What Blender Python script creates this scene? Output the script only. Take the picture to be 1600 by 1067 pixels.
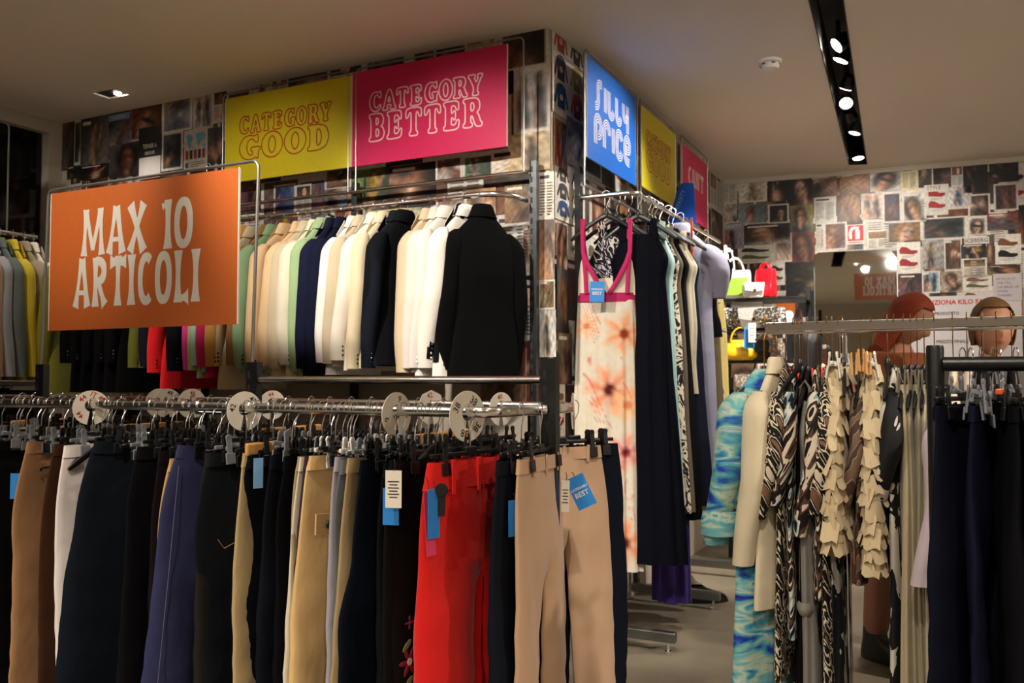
import bpy, bmesh, math, random
import numpy as np
from mathutils import Vector, Matrix, Euler

for _o in list(bpy.data.objects):
    bpy.data.objects.remove(_o)
SC = bpy.context.scene
COL = SC.collection

# ------------------------------------------------------------------ camera, world, exposure, big lights
FPX = 1371.0
PITCH = math.atan(56.5 / FPX)
YAW = math.radians(26.565)
CAM = Vector((0, 0, 1.3))
cd = bpy.data.cameras.new('camera')
cam = bpy.data.objects.new('camera', cd)
COL.objects.link(cam)
cam.location = CAM
cam.rotation_euler = (math.pi / 2 + PITCH, 0, YAW)
cd.sensor_fit = 'HORIZONTAL'
cd.sensor_width = 36.0
cd.lens = 36.0 * FPX / 1600
cd.clip_start = 0.05
cd.dof.use_dof = True
cd.dof.focus_distance = 2.75
cd.dof.aperture_fstop = 5.0
SC.camera = cam
RM = Euler(cam.rotation_euler).to_matrix()

w = bpy.data.worlds.new('world')
SC.world = w
w.use_nodes = True
w.node_tree.nodes['Background'].inputs[0].default_value = (1.0, 0.82, 0.66, 1)
w.node_tree.nodes['Background'].inputs[1].default_value = 0.012
SC.view_settings.view_transform = 'Standard'
SC.view_settings.look = 'None'
SC.view_settings.exposure = 0.05
SC.view_settings.gamma = 1.0
SC.view_settings.use_curve_mapping = False

WARM = (1.0, 0.91, 0.80)
HC = 3.0            # ceiling height
YA, XB = 3.85, -1.72   # collage wall plane (y) and aisle wall plane (x)


def ray(px, py):
    return RM @ Vector(((px - 800) / FPX, (533.5 - py) / FPX, -1.0))


def hit_y(px, py, y):
    d = ray(px, py)
    return CAM + d * (y / d.y)


def hit_x(px, py, x):
    d = ray(px, py)
    return CAM + d * (x / d.x)


def hit_z(px, py, z):
    d = ray(px, py)
    return CAM + d * ((z - CAM.z) / d.z)


# ------------------------------------------------------------------ colours and materials
def lin(c):
    if isinstance(c, str):
        c = tuple(int(c[i:i + 2], 16) for i in (0, 2, 4))
    return tuple((v / 255 / 12.92) if v / 255 <= 0.04045 else ((v / 255 + 0.055) / 1.055) ** 2.4 for v in c)


MATS = {}


def base_mat(name):
    m = bpy.data.materials.new(name)
    m.use_nodes = True
    nt = m.node_tree
    b = nt.nodes['Principled BSDF']
    return m, nt, b


def N(nt, t, **kw):
    n = nt.nodes.new(t)
    for k, v in kw.items():
        if k.startswith('_'):
            setattr(n, k[1:], v)
        else:
            n.inputs[k].default_value = v
    return n


def solid(name, c, rough=0.5, metal=0.0, var=0.06, scale=8.0, bump=0.0, bscale=60.0, emit=None, estr=0.0, trans=0.0, alpha=1.0, coat=0.0):
    """plain procedural material: colour broken up by noise, optional fine bump"""
    key = (name, c, rough, metal, var, scale, bump, bscale, estr, trans)
    if key in MATS:
        return MATS[key]
    m, nt, b = base_mat(name)
    L = nt.links
    col = lin(c)
    tc = N(nt, 'ShaderNodeTexCoord')
    if var > 0:
        no = N(nt, 'ShaderNodeTexNoise', Scale=scale, Detail=3.0)
        L.new(tc.outputs['Object'], no.inputs['Vector'])
        mr = N(nt, 'ShaderNodeMapRange')
        mr.inputs['To Min'].default_value = 1 - var
        mr.inputs['To Max'].default_value = 1 + var
        L.new(no.outputs['Fac'], mr.inputs['Value'])
        mx = N(nt, 'ShaderNodeVectorMath', _operation='SCALE')
        mx.inputs[0].default_value = col
        L.new(mr.outputs['Result'], mx.inputs['Scale'])
        L.new(mx.outputs['Vector'], b.inputs['Base Color'])
    else:
        b.inputs['Base Color'].default_value = (*col, 1)
    if bump > 0:
        n2 = N(nt, 'ShaderNodeTexNoise', Scale=bscale, Detail=4.0)
        L.new(tc.outputs['Object'], n2.inputs['Vector'])
        bp = N(nt, 'ShaderNodeBump', Strength=bump, Distance=0.01)
        L.new(n2.outputs['Fac'], bp.inputs['Height'])
        L.new(bp.outputs['Normal'], b.inputs['Normal'])
    b.inputs['Roughness'].default_value = rough
    b.inputs['Metallic'].default_value = metal
    if coat:
        b.inputs['Coat Weight'].default_value = coat
    if trans:
        b.inputs['Transmission Weight'].default_value = trans
    if estr:
        b.inputs['Emission Color'].default_value = (*lin(emit or c), 1)
        b.inputs['Emission Strength'].default_value = estr
    MATS[key] = m
    return m


def cloth(c, rough=0.85, sheen=0.15, wr=0.35, var=0.10):
    """woven cloth: weave bump, soft creases, slight colour variation"""
    key = ('cloth', c, rough, wr)
    if key in MATS:
        return MATS[key]
    m, nt, b = base_mat('cloth')
    L = nt.links
    col = lin(c)
    tc = N(nt, 'ShaderNodeTexCoord')
    no = N(nt, 'ShaderNodeTexNoise', Scale=9.0, Detail=4.0)
    L.new(tc.outputs['Object'], no.inputs['Vector'])
    mr = N(nt, 'ShaderNodeMapRange')
    mr.inputs['To Min'].default_value = 1 - var
    mr.inputs['To Max'].default_value = 1 + var
    L.new(no.outputs['Fac'], mr.inputs['Value'])
    mx = N(nt, 'ShaderNodeVectorMath', _operation='SCALE')
    mx.inputs[0].default_value = col
    L.new(mr.outputs['Result'], mx.inputs['Scale'])
    L.new(mx.outputs['Vector'], b.inputs['Base Color'])
    mp = N(nt, 'ShaderNodeMapping')
    mp.inputs['Scale'].default_value = (9, 9, 6)
    L.new(tc.outputs['Object'], mp.inputs['Vector'])
    n2 = N(nt, 'ShaderNodeTexNoise', Scale=1.0, Detail=3.0, Roughness=0.45)
    n2.inputs['Distortion'].default_value = 0.25
    L.new(mp.outputs['Vector'], n2.inputs['Vector'])
    bp = N(nt, 'ShaderNodeBump', Strength=wr, Distance=0.02)
    L.new(n2.outputs['Fac'], bp.inputs['Height'])
    n3 = N(nt, 'ShaderNodeTexNoise', Scale=420.0, Detail=1.0)
    L.new(tc.outputs['Object'], n3.inputs['Vector'])
    b2 = N(nt, 'ShaderNodeBump', Strength=0.12, Distance=0.003)
    L.new(n3.outputs['Fac'], b2.inputs['Height'])
    L.new(bp.outputs['Normal'], b2.inputs['Normal'])
    L.new(b2.outputs['Normal'], b.inputs['Normal'])
    b.inputs['Roughness'].default_value = rough
    b.inputs['Sheen Weight'].default_value = sheen if max(c) > 110 else 0.0
    b.inputs['Specular IOR Level'].default_value = 0.2 if max(c) > 60 else 0.03
    MATS[key] = m
    return m


def ramp(nt, stops, interp='LINEAR'):
    r = nt.nodes.new('ShaderNodeValToRGB')
    r.color_ramp.interpolation = interp
    e = r.color_ramp.elements
    while len(e) < len(stops):
        e.new(0.5)
    for i, (p, c) in enumerate(stops):
        e[i].position = p
        e[i].color = (*lin(c), 1)
    return r


def print_cloth(name, stops, scale=(6, 6, 3), kind='wave', dist=8.0, dscale=1.5, interp='CONSTANT', rough=0.7):
    """printed cloth: warped wave or noise bands through a colour ramp"""
    m, nt, b = base_mat(name)
    L = nt.links
    tc = N(nt, 'ShaderNodeTexCoord')
    mp = N(nt, 'ShaderNodeMapping')
    mp.inputs['Scale'].default_value = scale
    L.new(tc.outputs['Object'], mp.inputs['Vector'])
    if kind == 'wave':
        t = N(nt, 'ShaderNodeTexWave', Scale=1.0, Distortion=dist, Detail=2.0)
        t.inputs['Detail Scale'].default_value = dscale
        t.bands_direction = 'DIAGONAL'
    elif kind == 'voro':
        t = N(nt, 'ShaderNodeTexVoronoi', Scale=1.0)
    else:
        t = N(nt, 'ShaderNodeTexNoise', Scale=1.0, Detail=3.0)
        t.inputs['Distortion'].default_value = dist
    L.new(mp.outputs['Vector'], t.inputs['Vector'])
    r = ramp(nt, stops, interp)
    L.new(t.outputs['Distance' if kind == 'voro' else 'Fac'], r.inputs['Fac'])
    L.new(r.outputs['Color'], b.inputs['Base Color'])
    n3 = N(nt, 'ShaderNodeTexNoise', Scale=30.0, Detail=4.0)
    L.new(tc.outputs['Object'], n3.inputs['Vector'])
    bp = N(nt, 'ShaderNodeBump', Strength=0.2, Distance=0.01)
    L.new(n3.outputs['Fac'], bp.inputs['Height'])
    L.new(bp.outputs['Normal'], b.inputs['Normal'])
    b.inputs['Roughness'].default_value = rough
    b.inputs['Specular IOR Level'].default_value = 0.3
    return m


def attr_mat(name, rough=0.5, grain=0.10, spec=0.3):
    """flat print: colour comes from the printed shapes' own colours"""
    m, nt, b = base_mat(name)
    L = nt.links
    at = N(nt, 'ShaderNodeAttribute')
    at.attribute_name = 'Col'
    tc = N(nt, 'ShaderNodeTexCoord')
    no = N(nt, 'ShaderNodeTexNoise', Scale=38.0, Detail=5.0)
    L.new(tc.outputs['Object'], no.inputs['Vector'])
    mr = N(nt, 'ShaderNodeMapRange')
    mr.inputs['From Min'].default_value = 0.3
    mr.inputs['From Max'].default_value = 0.7
    mr.inputs['To Min'].default_value = 1 - grain * 2.5
    mr.inputs['To Max'].default_value = 1 + grain
    L.new(no.outputs['Fac'], mr.inputs['Value'])
    mx = N(nt, 'ShaderNodeVectorMath', _operation='SCALE')
    L.new(at.outputs['Color'], mx.inputs[0])
    L.new(mr.outputs['Result'], mx.inputs['Scale'])
    L.new(mx.outputs['Vector'], b.inputs['Base Color'])
    b.inputs['Roughness'].default_value = rough
    b.inputs['Specular IOR Level'].default_value = spec
    return m


CHROME = solid('chrome', (225, 223, 220), 0.2, 1.0, 0.04, 20, 0.02, 30)
POSTM = solid('slotted_steel', (84, 88, 90), 0.32, 1.0, 0.2, 25, 0.04, 40)
CHROME_D = solid('worn_chrome', (140, 142, 142), 0.3, 1.0, 0.15, 25, 0.04, 40)
ROD = solid('steel_rod', (150, 150, 148), 0.35, 0.9, 0.05)
BLACKP = solid('black_plastic', (16, 16, 17), 0.35, 0, 0.1, 30)
GREYP = solid('smoked_plastic', (120, 122, 126), 0.2, 0, 0.1, 30)
WHITEP = solid('white_plastic', (225, 222, 214), 0.35, 0, 0.05, 30)
WOOD = solid('beech_wood', (205, 150, 85), 0.5, 0, 0.15, 14, 0.1, 60)
BLKMETAL = solid('black_metal', (20, 21, 21), 0.4, 0.3, 0.1, 30, 0.05, 80)
CARD = solid('white_card', (228, 218, 200), 0.6, 0, 0.05, 20)
INK = solid('black_ink', (22, 20, 22), 0.6, 0, 0.05)
REDINK = solid('red_ink', (185, 45, 40), 0.6, 0, 0.05)
PRINT = attr_mat('page_print', 0.42, 0.10, 0.35)
SIGNPRINT = attr_mat('sign_print', 0.45, 0.02, 0.3)


# ------------------------------------------------------------------ mesh helpers
def link(o, parent=None):
    COL.objects.link(o)
    if parent is not None:
        o.parent = parent
    return o


def tag(o, label=None, cat=None, group=None, kind=None):
    if label:
        o['label'] = label
    if cat:
        o['category'] = cat
    if group:
        o['group'] = group
    if kind:
        o['kind'] = kind
    return o


def empty(name, loc, rotz=0.0, label=None, cat=None, group=None):
    o = bpy.data.objects.new(name, None)
    o.empty_display_size = 0.05
    o.location = loc
    o.rotation_euler = (0, 0, rotz)
    link(o)
    return tag(o, label, cat, group)


def mesh_ob(name, v, f, m, parent=None, smooth=True, fix=False, cols=None):
    me = bpy.data.meshes.new(name)
    me.from_pydata([tuple(p) for p in v], [], [tuple(q) for q in f])
    if fix:
        bm = bmesh.new()
        bm.from_mesh(me)
        bmesh.ops.recalc_face_normals(bm, faces=bm.faces)
        bm.to_mesh(me)
        bm.free()
    me.materials.append(m)
    if smooth:
        me.polygons.foreach_set('use_smooth', [True] * len(me.polygons))
    if cols is not None:
        a = me.color_attributes.new('Col', 'FLOAT_COLOR', 'CORNER')
        li = np.empty(len(me.loops), dtype=np.int32)
        me.loops.foreach_get('vertex_index', li)
        c = np.asarray(cols, dtype=np.float32)[li]
        a.data.foreach_set('color', np.concatenate([c, np.ones((len(c), 1), np.float32)], 1).ravel())
    me.update()
    o = bpy.data.objects.new(name, me)
    return link(o, parent)


class MB:
    """collects shapes of ONE piece and links them as one mesh object"""

    def __init__(self):
        self.v, self.f = [], []

    def add(self, v, f):
        b = len(self.v)
        self.v += [tuple(p) for p in v]
        self.f += [tuple(i + b for i in q) for q in f]
        return self

    def box(self, c, s, rz=0.0, ry=0.0, rx=0.0, bev=0.0):
        hx, hy, hz = s[0] / 2, s[1] / 2, s[2] / 2
        M = Euler((rx, ry, rz)).to_matrix()
        C = Vector(c)
        if bev <= 0:
            P = [(-hx, -hy, -hz), (hx, -hy, -hz), (hx, hy, -hz), (-hx, hy, -hz), (-hx, -hy, hz), (hx, -hy, hz), (hx, hy, hz), (-hx, hy, hz)]
            Fc = [(0, 3, 2, 1), (4, 5, 6, 7), (0, 1, 5, 4), (1, 2, 6, 5), (2, 3, 7, 6), (3, 0, 4, 7)]
            return self.add([C + M @ Vector(p) for p in P], Fc)
        bm = bmesh.new()
        bmesh.ops.create_cube(bm, size=1.0)
        for q in bm.verts:
            q.co = Vector((q.co.x * s[0], q.co.y * s[1], q.co.z * s[2]))
        bmesh.ops.bevel(bm, geom=bm.edges[:] , offset=bev, segments=2, affect='EDGES', profile=0.5)
        bm.verts.index_update()
        vv = [C + M @ q.co for q in bm.verts]
        ff = [tuple(q.index for q in fc.verts) for fc in bm.faces]
        bm.free()
        return self.add(vv, ff)

    def tube(self, path, r, n=8, sx=1.0, cap=True):
        """round (or flattened: sx scales the sideways axis) tube along a path"""
        P = [Vector(p) for p in path]
        R = r if isinstance(r, (list, tuple)) else [r] * len(P)
        vv, ff = [], []
        up = None
        for i, p in enumerate(P):
            t = (P[min(i + 1, len(P) - 1)] - P[max(i - 1, 0)]).normalized()
            if up is None:
                up = Vector((0, 0, 1)) if abs(t.z) < 0.9 else Vector((0, 1, 0))
            s = t.cross(up)
            if s.length < 1e-5:
                s = t.cross(Vector((1, 0, 0)))
            s.normalize()
            up = s.cross(t).normalized()
            for k in range(n):
                a = 2 * math.pi * k / n
                vv.append(p + s * (math.cos(a) * R[i] * sx) + up * (math.sin(a) * R[i]))
        for i in range(len(P) - 1):
            for k in range(n):
                k2 = (k + 1) % n
                ff.append((i * n + k, i * n + k2, (i + 1) * n + k2, (i + 1) * n + k))
        if cap:
            ff.append(tuple(reversed(range(n))))
            ff.append(tuple(range((len(P) - 1) * n, len(P) * n)))
        return self.add(vv, ff)

    def lathe(self, prof, n=16, c=(0, 0, 0), axis='Z'):
        vv, ff = [], []
        for r, z in prof:
            for k in range(n):
                a = 2 * math.pi * k / n
                p = (r * math.cos(a), r * math.sin(a), z)
                if axis == 'Y':
                    p = (p[0], p[2], p[1])
                if axis == 'X':
                    p = (p[2], p[0], p[1])
                vv.append((p[0] + c[0], p[1] + c[1], p[2] + c[2]))
        for i in range(len(prof) - 1):
            for k in range(n):
                k2 = (k + 1) % n
                ff.append((i * n + k, i * n + k2, (i + 1) * n + k2, (i + 1) * n + k))
        ff.append(tuple(reversed(range(n))))
        ff.append(tuple(range((len(prof) - 1) * n, len(prof) * n)))
        return self.add(vv, ff)

    def prism(self, poly, y0, y1):
        """polygon in x/z extruded along y"""
        n = len(poly)
        vv = [(x, y0, z) for x, z in poly] + [(x, y1, z) for x, z in poly]
        ff = [tuple(range(n)), tuple(reversed(range(n, 2 * n)))]
        for i in range(n):
            j = (i + 1) % n
            ff.append((i, i + n, j + n, j))
        return self.add(vv, ff)

    def build(self, name, m, parent=None, smooth=True, fix=True):
        o = mesh_ob(name, self.v, self.f, m, parent, False, fix)
        if smooth:
            me = o.data
            me.polygons.foreach_set('use_smooth', [True] * len(me.polygons))
            try:
                me.set_sharp_from_angle(angle=math.radians(40))
            except Exception:
                pass
        return o


def struct(o):
    o['kind'] = 'structure'
    return o


def arc(cx, cy, r, a0, a1, n=8):
    return [(cx + r * math.cos(math.radians(a0 + (a1 - a0) * i / n)), cy + r * math.sin(math.radians(a0 + (a1 - a0) * i / n))) for i in range(n + 1)]


# ------------------------------------------------------------------ printed flat shapes (signs, pages)
class Flat:
    """one printed sheet: a thin panel whose face carries flat printed shapes; x right, z up, faces -y"""

    def __init__(self, wd, ht, th, col):
        self.w, self.h, self.th = wd, ht, th
        self.v, self.f, self.c = [], [], []
        x, z = wd / 2, ht / 2
        c = lin(col)
        P = [(-x, 0, -z), (x, 0, -z), (x, 0, z), (-x, 0, z), (-x, th, -z), (x, th, -z), (x, th, z), (-x, th, z)]
        self.v += P
        self.c += [c] * 8
        self.f += [(0, 1, 2, 3), (7, 6, 5, 4), (4, 5, 1, 0), (5, 6, 2, 1), (6, 7, 3, 2), (7, 4, 0, 3)]
        self.lay = 0

    def poly(self, pts, col, col2=None, layer=None):
        """pts in metres from the centre; col2 = colour at the bottom for printed fades"""
        if layer is None:
            self.lay += 1
            layer = self.lay
        b = len(self.v)
        y = -0.0003 - 0.00025 * layer
        zs = [p[1] for p in pts]
        z0, z1 = min(zs), max(zs)
        ca, cb = np.array(lin(col)), np.array(lin(col2 or col))
        for x, z in pts:
            t = (z - z0) / (z1 - z0 + 1e-9)
            self.v.append((x, y, z))
            self.c.append(tuple(cb + (ca - cb) * t))
        self.f.append(tuple(range(b, b + len(pts))))

    def strip(self, pa, pb, col, closed=False, layer=None):
        if layer is None:
            layer = self.lay
        b = len(self.v)
        y = -0.0003 - 0.00025 * layer
        n = len(pa)
        c = lin(col)
        for p, q in zip(pa, pb):
            self.v += [(p[0], y, p[1]), (q[0], y, q[1])]
            self.c += [c, c]
        for i in range(n if closed else n - 1):
            j = (i + 1) % n
            self.f.append((b + 2 * i, b + 2 * j, b + 2 * j + 1, b + 2 * i + 1))

    def clip(self):
        X, Z = self.w / 2, self.h / 2
        self.v = [(max(-X, min(X, x)), y, max(-Z, min(Z, z))) for x, y, z in self.v]

    def build(self, name, m, parent=None):
        return mesh_ob(name, self.v, self.f, m, parent, False, False, self.c)


def chaikin(pts, k=2):
    for _ in range(k):
        q = []
        for i in range(len(pts)):
            a, b = pts[i], pts[(i + 1) % len(pts)]
            q += [(a[0] * .8 + b[0] * .2, a[1] * .8 + b[1] * .2), (a[0] * .2 + b[0] * .8, a[1] * .2 + b[1] * .8)]
        pts = q
    return pts


def offs(pts, d, closed=True):
    out = []
    n = len(pts)
    for i in range(n):
        a = pts[i - 1] if (closed or i > 0) else pts[i]
        b = pts[(i + 1) % n] if (closed or i < n - 1) else pts[i]
        tx, ty = b[0] - a[0], b[1] - a[1]
        l = math.hypot(tx, ty) or 1
        out.append((pts[i][0] - ty / l * d, pts[i][1] + tx / l * d))
    return out


def ell(cx, cy, rx, ry, n=20, rot=0.0):
    o = []
    for i in range(n):
        a = 2 * math.pi * i / n
        x, y = rx * math.cos(a), ry * math.sin(a)
        o.append((cx + x * math.cos(rot) - y * math.sin(rot), cy + x * math.sin(rot) + y * math.cos(rot)))
    return o


_C = [(.92, .68), (.9, 1), (.8, .97), (.74, .93), (.5, 1), (.2, .92), (.02, .65), (.02, .35), (.2, .08), (.5, 0), (.78, .06), (.93, .28), (.82, .34), (.68, .2), (.54, .17), (.4, .3), (.36, .5), (.4, .72), (.54, .84), (.68, .8), (.78, .67)]
SLAB = {   # soft slab-serif capitals: outline loops on a unit square
    'E': [[(0, 0), (.8, 0), (.85, .33), (.72, .33), (.62, .17), (.42, .17), (.42, .42), (.5, .42), (.55, .34), (.64, .34), (.64, .66), (.55, .66), (.5, .58), (.42, .58), (.42, .83), (.6, .83), (.7, .67), (.82, .67), (.8, 1), (0, 1), (0, .86), (.1, .84), (.1, .16), (0, .14)]],
    'T': [[(.22, 0), (.68, 0), (.68, .14), (.59, .16), (.59, .83), (.68, .83), (.78, .66), (.9, .66), (.88, 1), (.02, 1), (0, .66), (.12, .66), (.22, .83), (.31, .83), (.31, .16), (.22, .14)]],
    'A': [[(0, 0), (.38, 0), (.38, .13), (.32, .15), (.35, .25), (.62, .25), (.65, .15), (.58, .13), (.58, 0), (1, 0), (1, .13), (.93, .15), (.64, 1), (.36, 1), (.07, .15), (0, .13)], [(.4, .4), (.58, .4), (.49, .7)]],
    'B': [[(0, 0), (.55, 0), (.8, .06), (.9, .27), (.8, .47), (.68, .52), (.8, .58), (.85, .76), (.76, .94), (.55, 1), (0, 1), (0, .86), (.1, .84), (.1, .16), (0, .14)], [(.4, .17), (.52, .17), (.58, .3), (.52, .43), (.4, .43)], [(.4, .6), (.5, .6), (.55, .71), (.5, .83), (.4, .83)]],
    'R': [[(0, 0), (.48, 0), (.48, .14), (.4, .16), (.4, .38), (.48, .38), (.6, .1), (.72, 0), (.98, 0), (1, .14), (.92, .16), (.8, .42), (.72, .48), (.85, .58), (.88, .76), (.8, .93), (.6, 1), (0, 1), (0, .86), (.1, .84), (.1, .16), (0, .14)], [(.4, .56), (.52, .56), (.58, .7), (.52, .83), (.4, .83)]],
    'D': [[(0, 0), (.5, 0), (.82, .12), (.95, .5), (.82, .88), (.5, 1), (0, 1), (0, .86), (.1, .84), (.1, .16), (0, .14)], [(.4, .17), (.55, .22), (.62, .5), (.55, .78), (.4, .83)]],
    'O': [ell(.5, .5, .5, .52, 14), ell(.5, .5, .17, .34, 10)],
    'C': [_C],
    'G': [[(.92, .68), (.9, 1), (.8, .97), (.72, .93), (.5, 1), (.2, .92), (.02, .65), (.02, .35), (.2, .08), (.5, 0), (.7, .04), (.78, .08), (.92, 0), (.92, .34), (1, .36), (1, .5), (.56, .5), (.56, .36), (.64, .34), (.64, .2), (.54, .17), (.4, .3), (.36, .5), (.4, .72), (.54, .84), (.68, .8), (.78, .67)]],
    'Y': [[(.3, 0), (.72, 0), (.72, .14), (.65, .16), (.65, .4), (.92, .84), (1, .86), (1, 1), (.64, 1), (.64, .86), (.7, .84), (.56, .6), (.42, .84), (.48, .86), (.48, 1), (0, 1), (0, .86), (.08, .84), (.36, .4), (.36, .16), (.3, .14)]],
    'S': [[(.1, 0), (.2, .06), (.5, 0), (.8, .08), (.9, .3), (.75, .52), (.4, .66), (.42, .82), (.55, .86), (.7, .68), (.82, .68), (.82, 1), (.72, .95), (.45, 1), (.15, .9), (.05, .68), (.2, .48), (.55, .34), (.56, .18), (.44, .14), (.22, .36), (.08, .36)]],
}


def slab_line(S, text, wd, ht, cx, cz, col, lw):
    """outlined slab letters on sheet S"""
    adv = 1.06
    n = len(text)
    u = wd / (n * adv)
    for i, ch in enumerate(text):
        if ch == ' ':
            continue
        for loop in SLAB[ch]:
            p = chaikin([(cx - wd / 2 + (i * adv + x) * u, cz - ht / 2 + z * ht) for x, z in loop], 2)
            S.strip(offs(p, lw / 2), offs(p, -lw / 2), col, True, 1)


def fl(x0, y0, x1, y1, w0, wm, w1, n=8):
    """one stroke with flared ends"""
    dx, dy = x1 - x0, y1 - y0
    l = math.hypot(dx, dy)
    nx, ny = -dy / l, dx / l
    A, B = [], []
    for i in range(n + 1):
        t = i / n
        e = abs(2 * t - 1) ** 2.2
        wv = (wm + ((w0 if t < .5 else w1) - wm) * e) / 2
        A.append((x0 + dx * t + nx * wv, y0 + dy * t + ny * wv))
        B.append((x0 + dx * t - nx * wv, y0 + dy * t - ny * wv))
    return A, B


def rng_ring(cx, cy, rx, ry, ix, iy, a0, a1, n=24):
    A, B = [], []
    for i in range(n + 1):
        a = math.radians(a0 + (a1 - a0) * i / n)
        A.append((cx + rx * math.copysign(abs(math.cos(a)) ** .85, math.cos(a)), cy + ry * math.copysign(abs(math.sin(a)) ** .85, math.sin(a))))
        B.append((cx + ix * math.cos(a), cy + iy * math.sin(a)))
    return A, B


FLARE = {
    'M': (1.0, [fl(.13, 0, .2, 1, .28, .13, .26), fl(.2, .98, .5, .12, .2, .14, .14), fl(.5, .12, .8, .98, .14, .14, .2), fl(.8, 1, .87, 0, .26, .13, .28)]),
    'A': (.78, [fl(.12, 0, .36, 1, .28, .13, .22), fl(.42, 1, .64, 0, .22, .17, .3), fl(.2, .3, .6, .3, .1, .1, .1)]),
    'X': (.76, [fl(.12, 0, .62, 1, .28, .14, .28), fl(.12, 1, .64, 0, .3, .17, .3)]),
    '1': (.42, [fl(.24, 0, .24, 1, .34, .18, .28), fl(.02, .86, .24, .95, .16, .1, .08)]),
    '0': (.7, [rng_ring(.34, .5, .34, .52, .14, .34, 0, 360)]),
    'O': (.7, [rng_ring(.34, .5, .34, .52, .14, .34, 0, 360)]),
    'R': (.74, [fl(.16, 0, .16, 1, .32, .17, .3), rng_ring(.22, .72, .42, .3, .2, .13, -95, 95), fl(.3, .48, .58, .02, .16, .16, .3)]),
    'T': (.68, [fl(.34, 0, .34, 1, .34, .17, .3), fl(0, .88, .68, .88, .3, .14, .3)]),
    'I': (.38, [fl(.18, 0, .18, 1, .36, .18, .36)]),
    'C': (.66, [rng_ring(.36, .5, .34, .52, .15, .34, 52, 308)]),
    'L': (.62, [fl(.17, 0, .17, 1, .34, .18, .34), fl(.1, .08, .58, .1, .16, .13, .34)]),
    'N': (.8, [fl(.14, 0, .14, 1, .28, .14, .26), fl(.14, 1, .66, .02, .2, .17, .2), fl(.66, 0, .66, 1, .26, .14, .28)]),
    "'": (.26, [fl(.1, .68, .12, 1, .08, .12, .22)]),
    ' ': (.45, []),
}


def flare_line(S, text, wd, ht, cx, cz, col):
    tot = sum(FLARE[c][0] + .05 for c in text)
    u = wd / tot
    x = cx - wd / 2
    for c in text:
        a, strokes = FLARE[c]
        for si, (A, B) in enumerate(strokes):
            S.strip([(x + p[0] * u, cz - ht / 2 + p[1] * ht) for p in A], [(x + p[0] * u, cz - ht / 2 + p[1] * ht) for p in B], col, False, 1 + si)
        x += (a + .05) * u


def smooth_path(pts, k=3):
    for _ in range(k):
        q = [pts[0]]
        for a, b in zip(pts, pts[1:]):
            q += [(a[0] * .75 + b[0] * .25, a[1] * .75 + b[1] * .25), (a[0] * .25 + b[0] * .75, a[1] * .25 + b[1] * .75)]
        pts = q + [pts[-1]]
    return pts


LINEF = {   # centre lines for the striped disco letters
    's': [[(.62, 1), (.5, 1.0), (.3, .98), (.26, .78), (.28, .5), (.28, .2), (.2, .02), (.0, .0)]],
    'i': [[(.2, 0), (.2, 1)]],
    'l': [[(.15, 1), (.15, .5), (.15, .25), (.2, .05), (.36, .0), (.52, .08), (.56, .3)]],
    'y': [[(.12, 1), (.12, .62), (.16, .4), (.32, .34), (.48, .42), (.52, .62)], [(.54, 1), (.54, -.2)]],
    'p': [[(.15, -.05), (.15, .55), (.16, .85), (.3, 1), (.46, .98), (.6, .8), (.6, .5), (.46, .32), (.36, .34)]],
    'r': [[(.15, 0), (.15, .55), (.16, .85), (.3, 1), (.46, .98), (.58, .8), (.6, .6)]],
    'c': [[(.58, .72), (.52, .94), (.36, 1), (.2, .94), (.14, .7), (.14, .3), (.2, .06), (.36, 0), (.52, .06), (.58, .28)]],
    'e': [[(.2, .5), (.6, .5), (.6, .8), (.48, .98), (.3, .98), (.15, .8), (.14, .3), (.25, .04), (.6, .02)]],
}


def stripe_line(S, text, wd, ht, cx, cz, col):
    advs = {'i': .46}
    tot = sum(advs.get(c, .86) for c in text)
    u = wd / tot
    x = cx - wd / 2
    for c in text:
        for pi_, path in enumerate(LINEF[c]):
            p = smooth_path(path, 3)
            P = [(x + a * 1.18 * u, cz - ht / 2 + b * ht) for a, b in p]
            for o in (-.135, -.045, .045, .135):
                S.strip(offs(P, o * u + .022 * u, False), offs(P, o * u - .022 * u, False), col, False, 1 + pi_)
        x += advs.get(c, .86) * u


def text_ob(name, s, size, m, parent, loc, rot=(math.pi / 2, 0, 0), bold=0.0, sx=1.0):
    cu = bpy.data.curves.new(name, 'FONT')
    cu.body = s
    cu.size = size
    cu.align_x = 'CENTER'
    cu.align_y = 'CENTER'
    cu.offset = bold
    cu.resolution_u = 2
    t = bpy.data.objects.new(name, cu)
    COL.objects.link(t)
    bpy.context.view_layer.update()
    me = bpy.data.meshes.new_from_object(t)
    bpy.data.objects.remove(t)
    me.materials.clear()
    me.materials.append(m)
    o = bpy.data.objects.new(name, me)
    o.location = loc
    o.rotation_euler = rot
    o.scale = (sx, 1, 1)
    return link(o, parent)

# ------------------------------------------------------------------ the room
WALLM = solid('wall_paint', (196, 186, 172), 0.8, 0, 0.05, 3, 0.05, 90)
CEILM = solid('ceiling_paint', (232, 222, 208), 0.85, 0, 0.04, 1.5, 0.03, 120)
DARKW = solid('dark_back_wall', (60, 56, 52), 0.8, 0, 0.08, 2)
TRIMW = solid('white_trim_paint', (190, 184, 170), 0.6, 0, 0.05, 6)
BLKIN = solid('black_slot_paint', (12, 12, 12), 0.6, 0, 0.1, 10)


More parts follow.
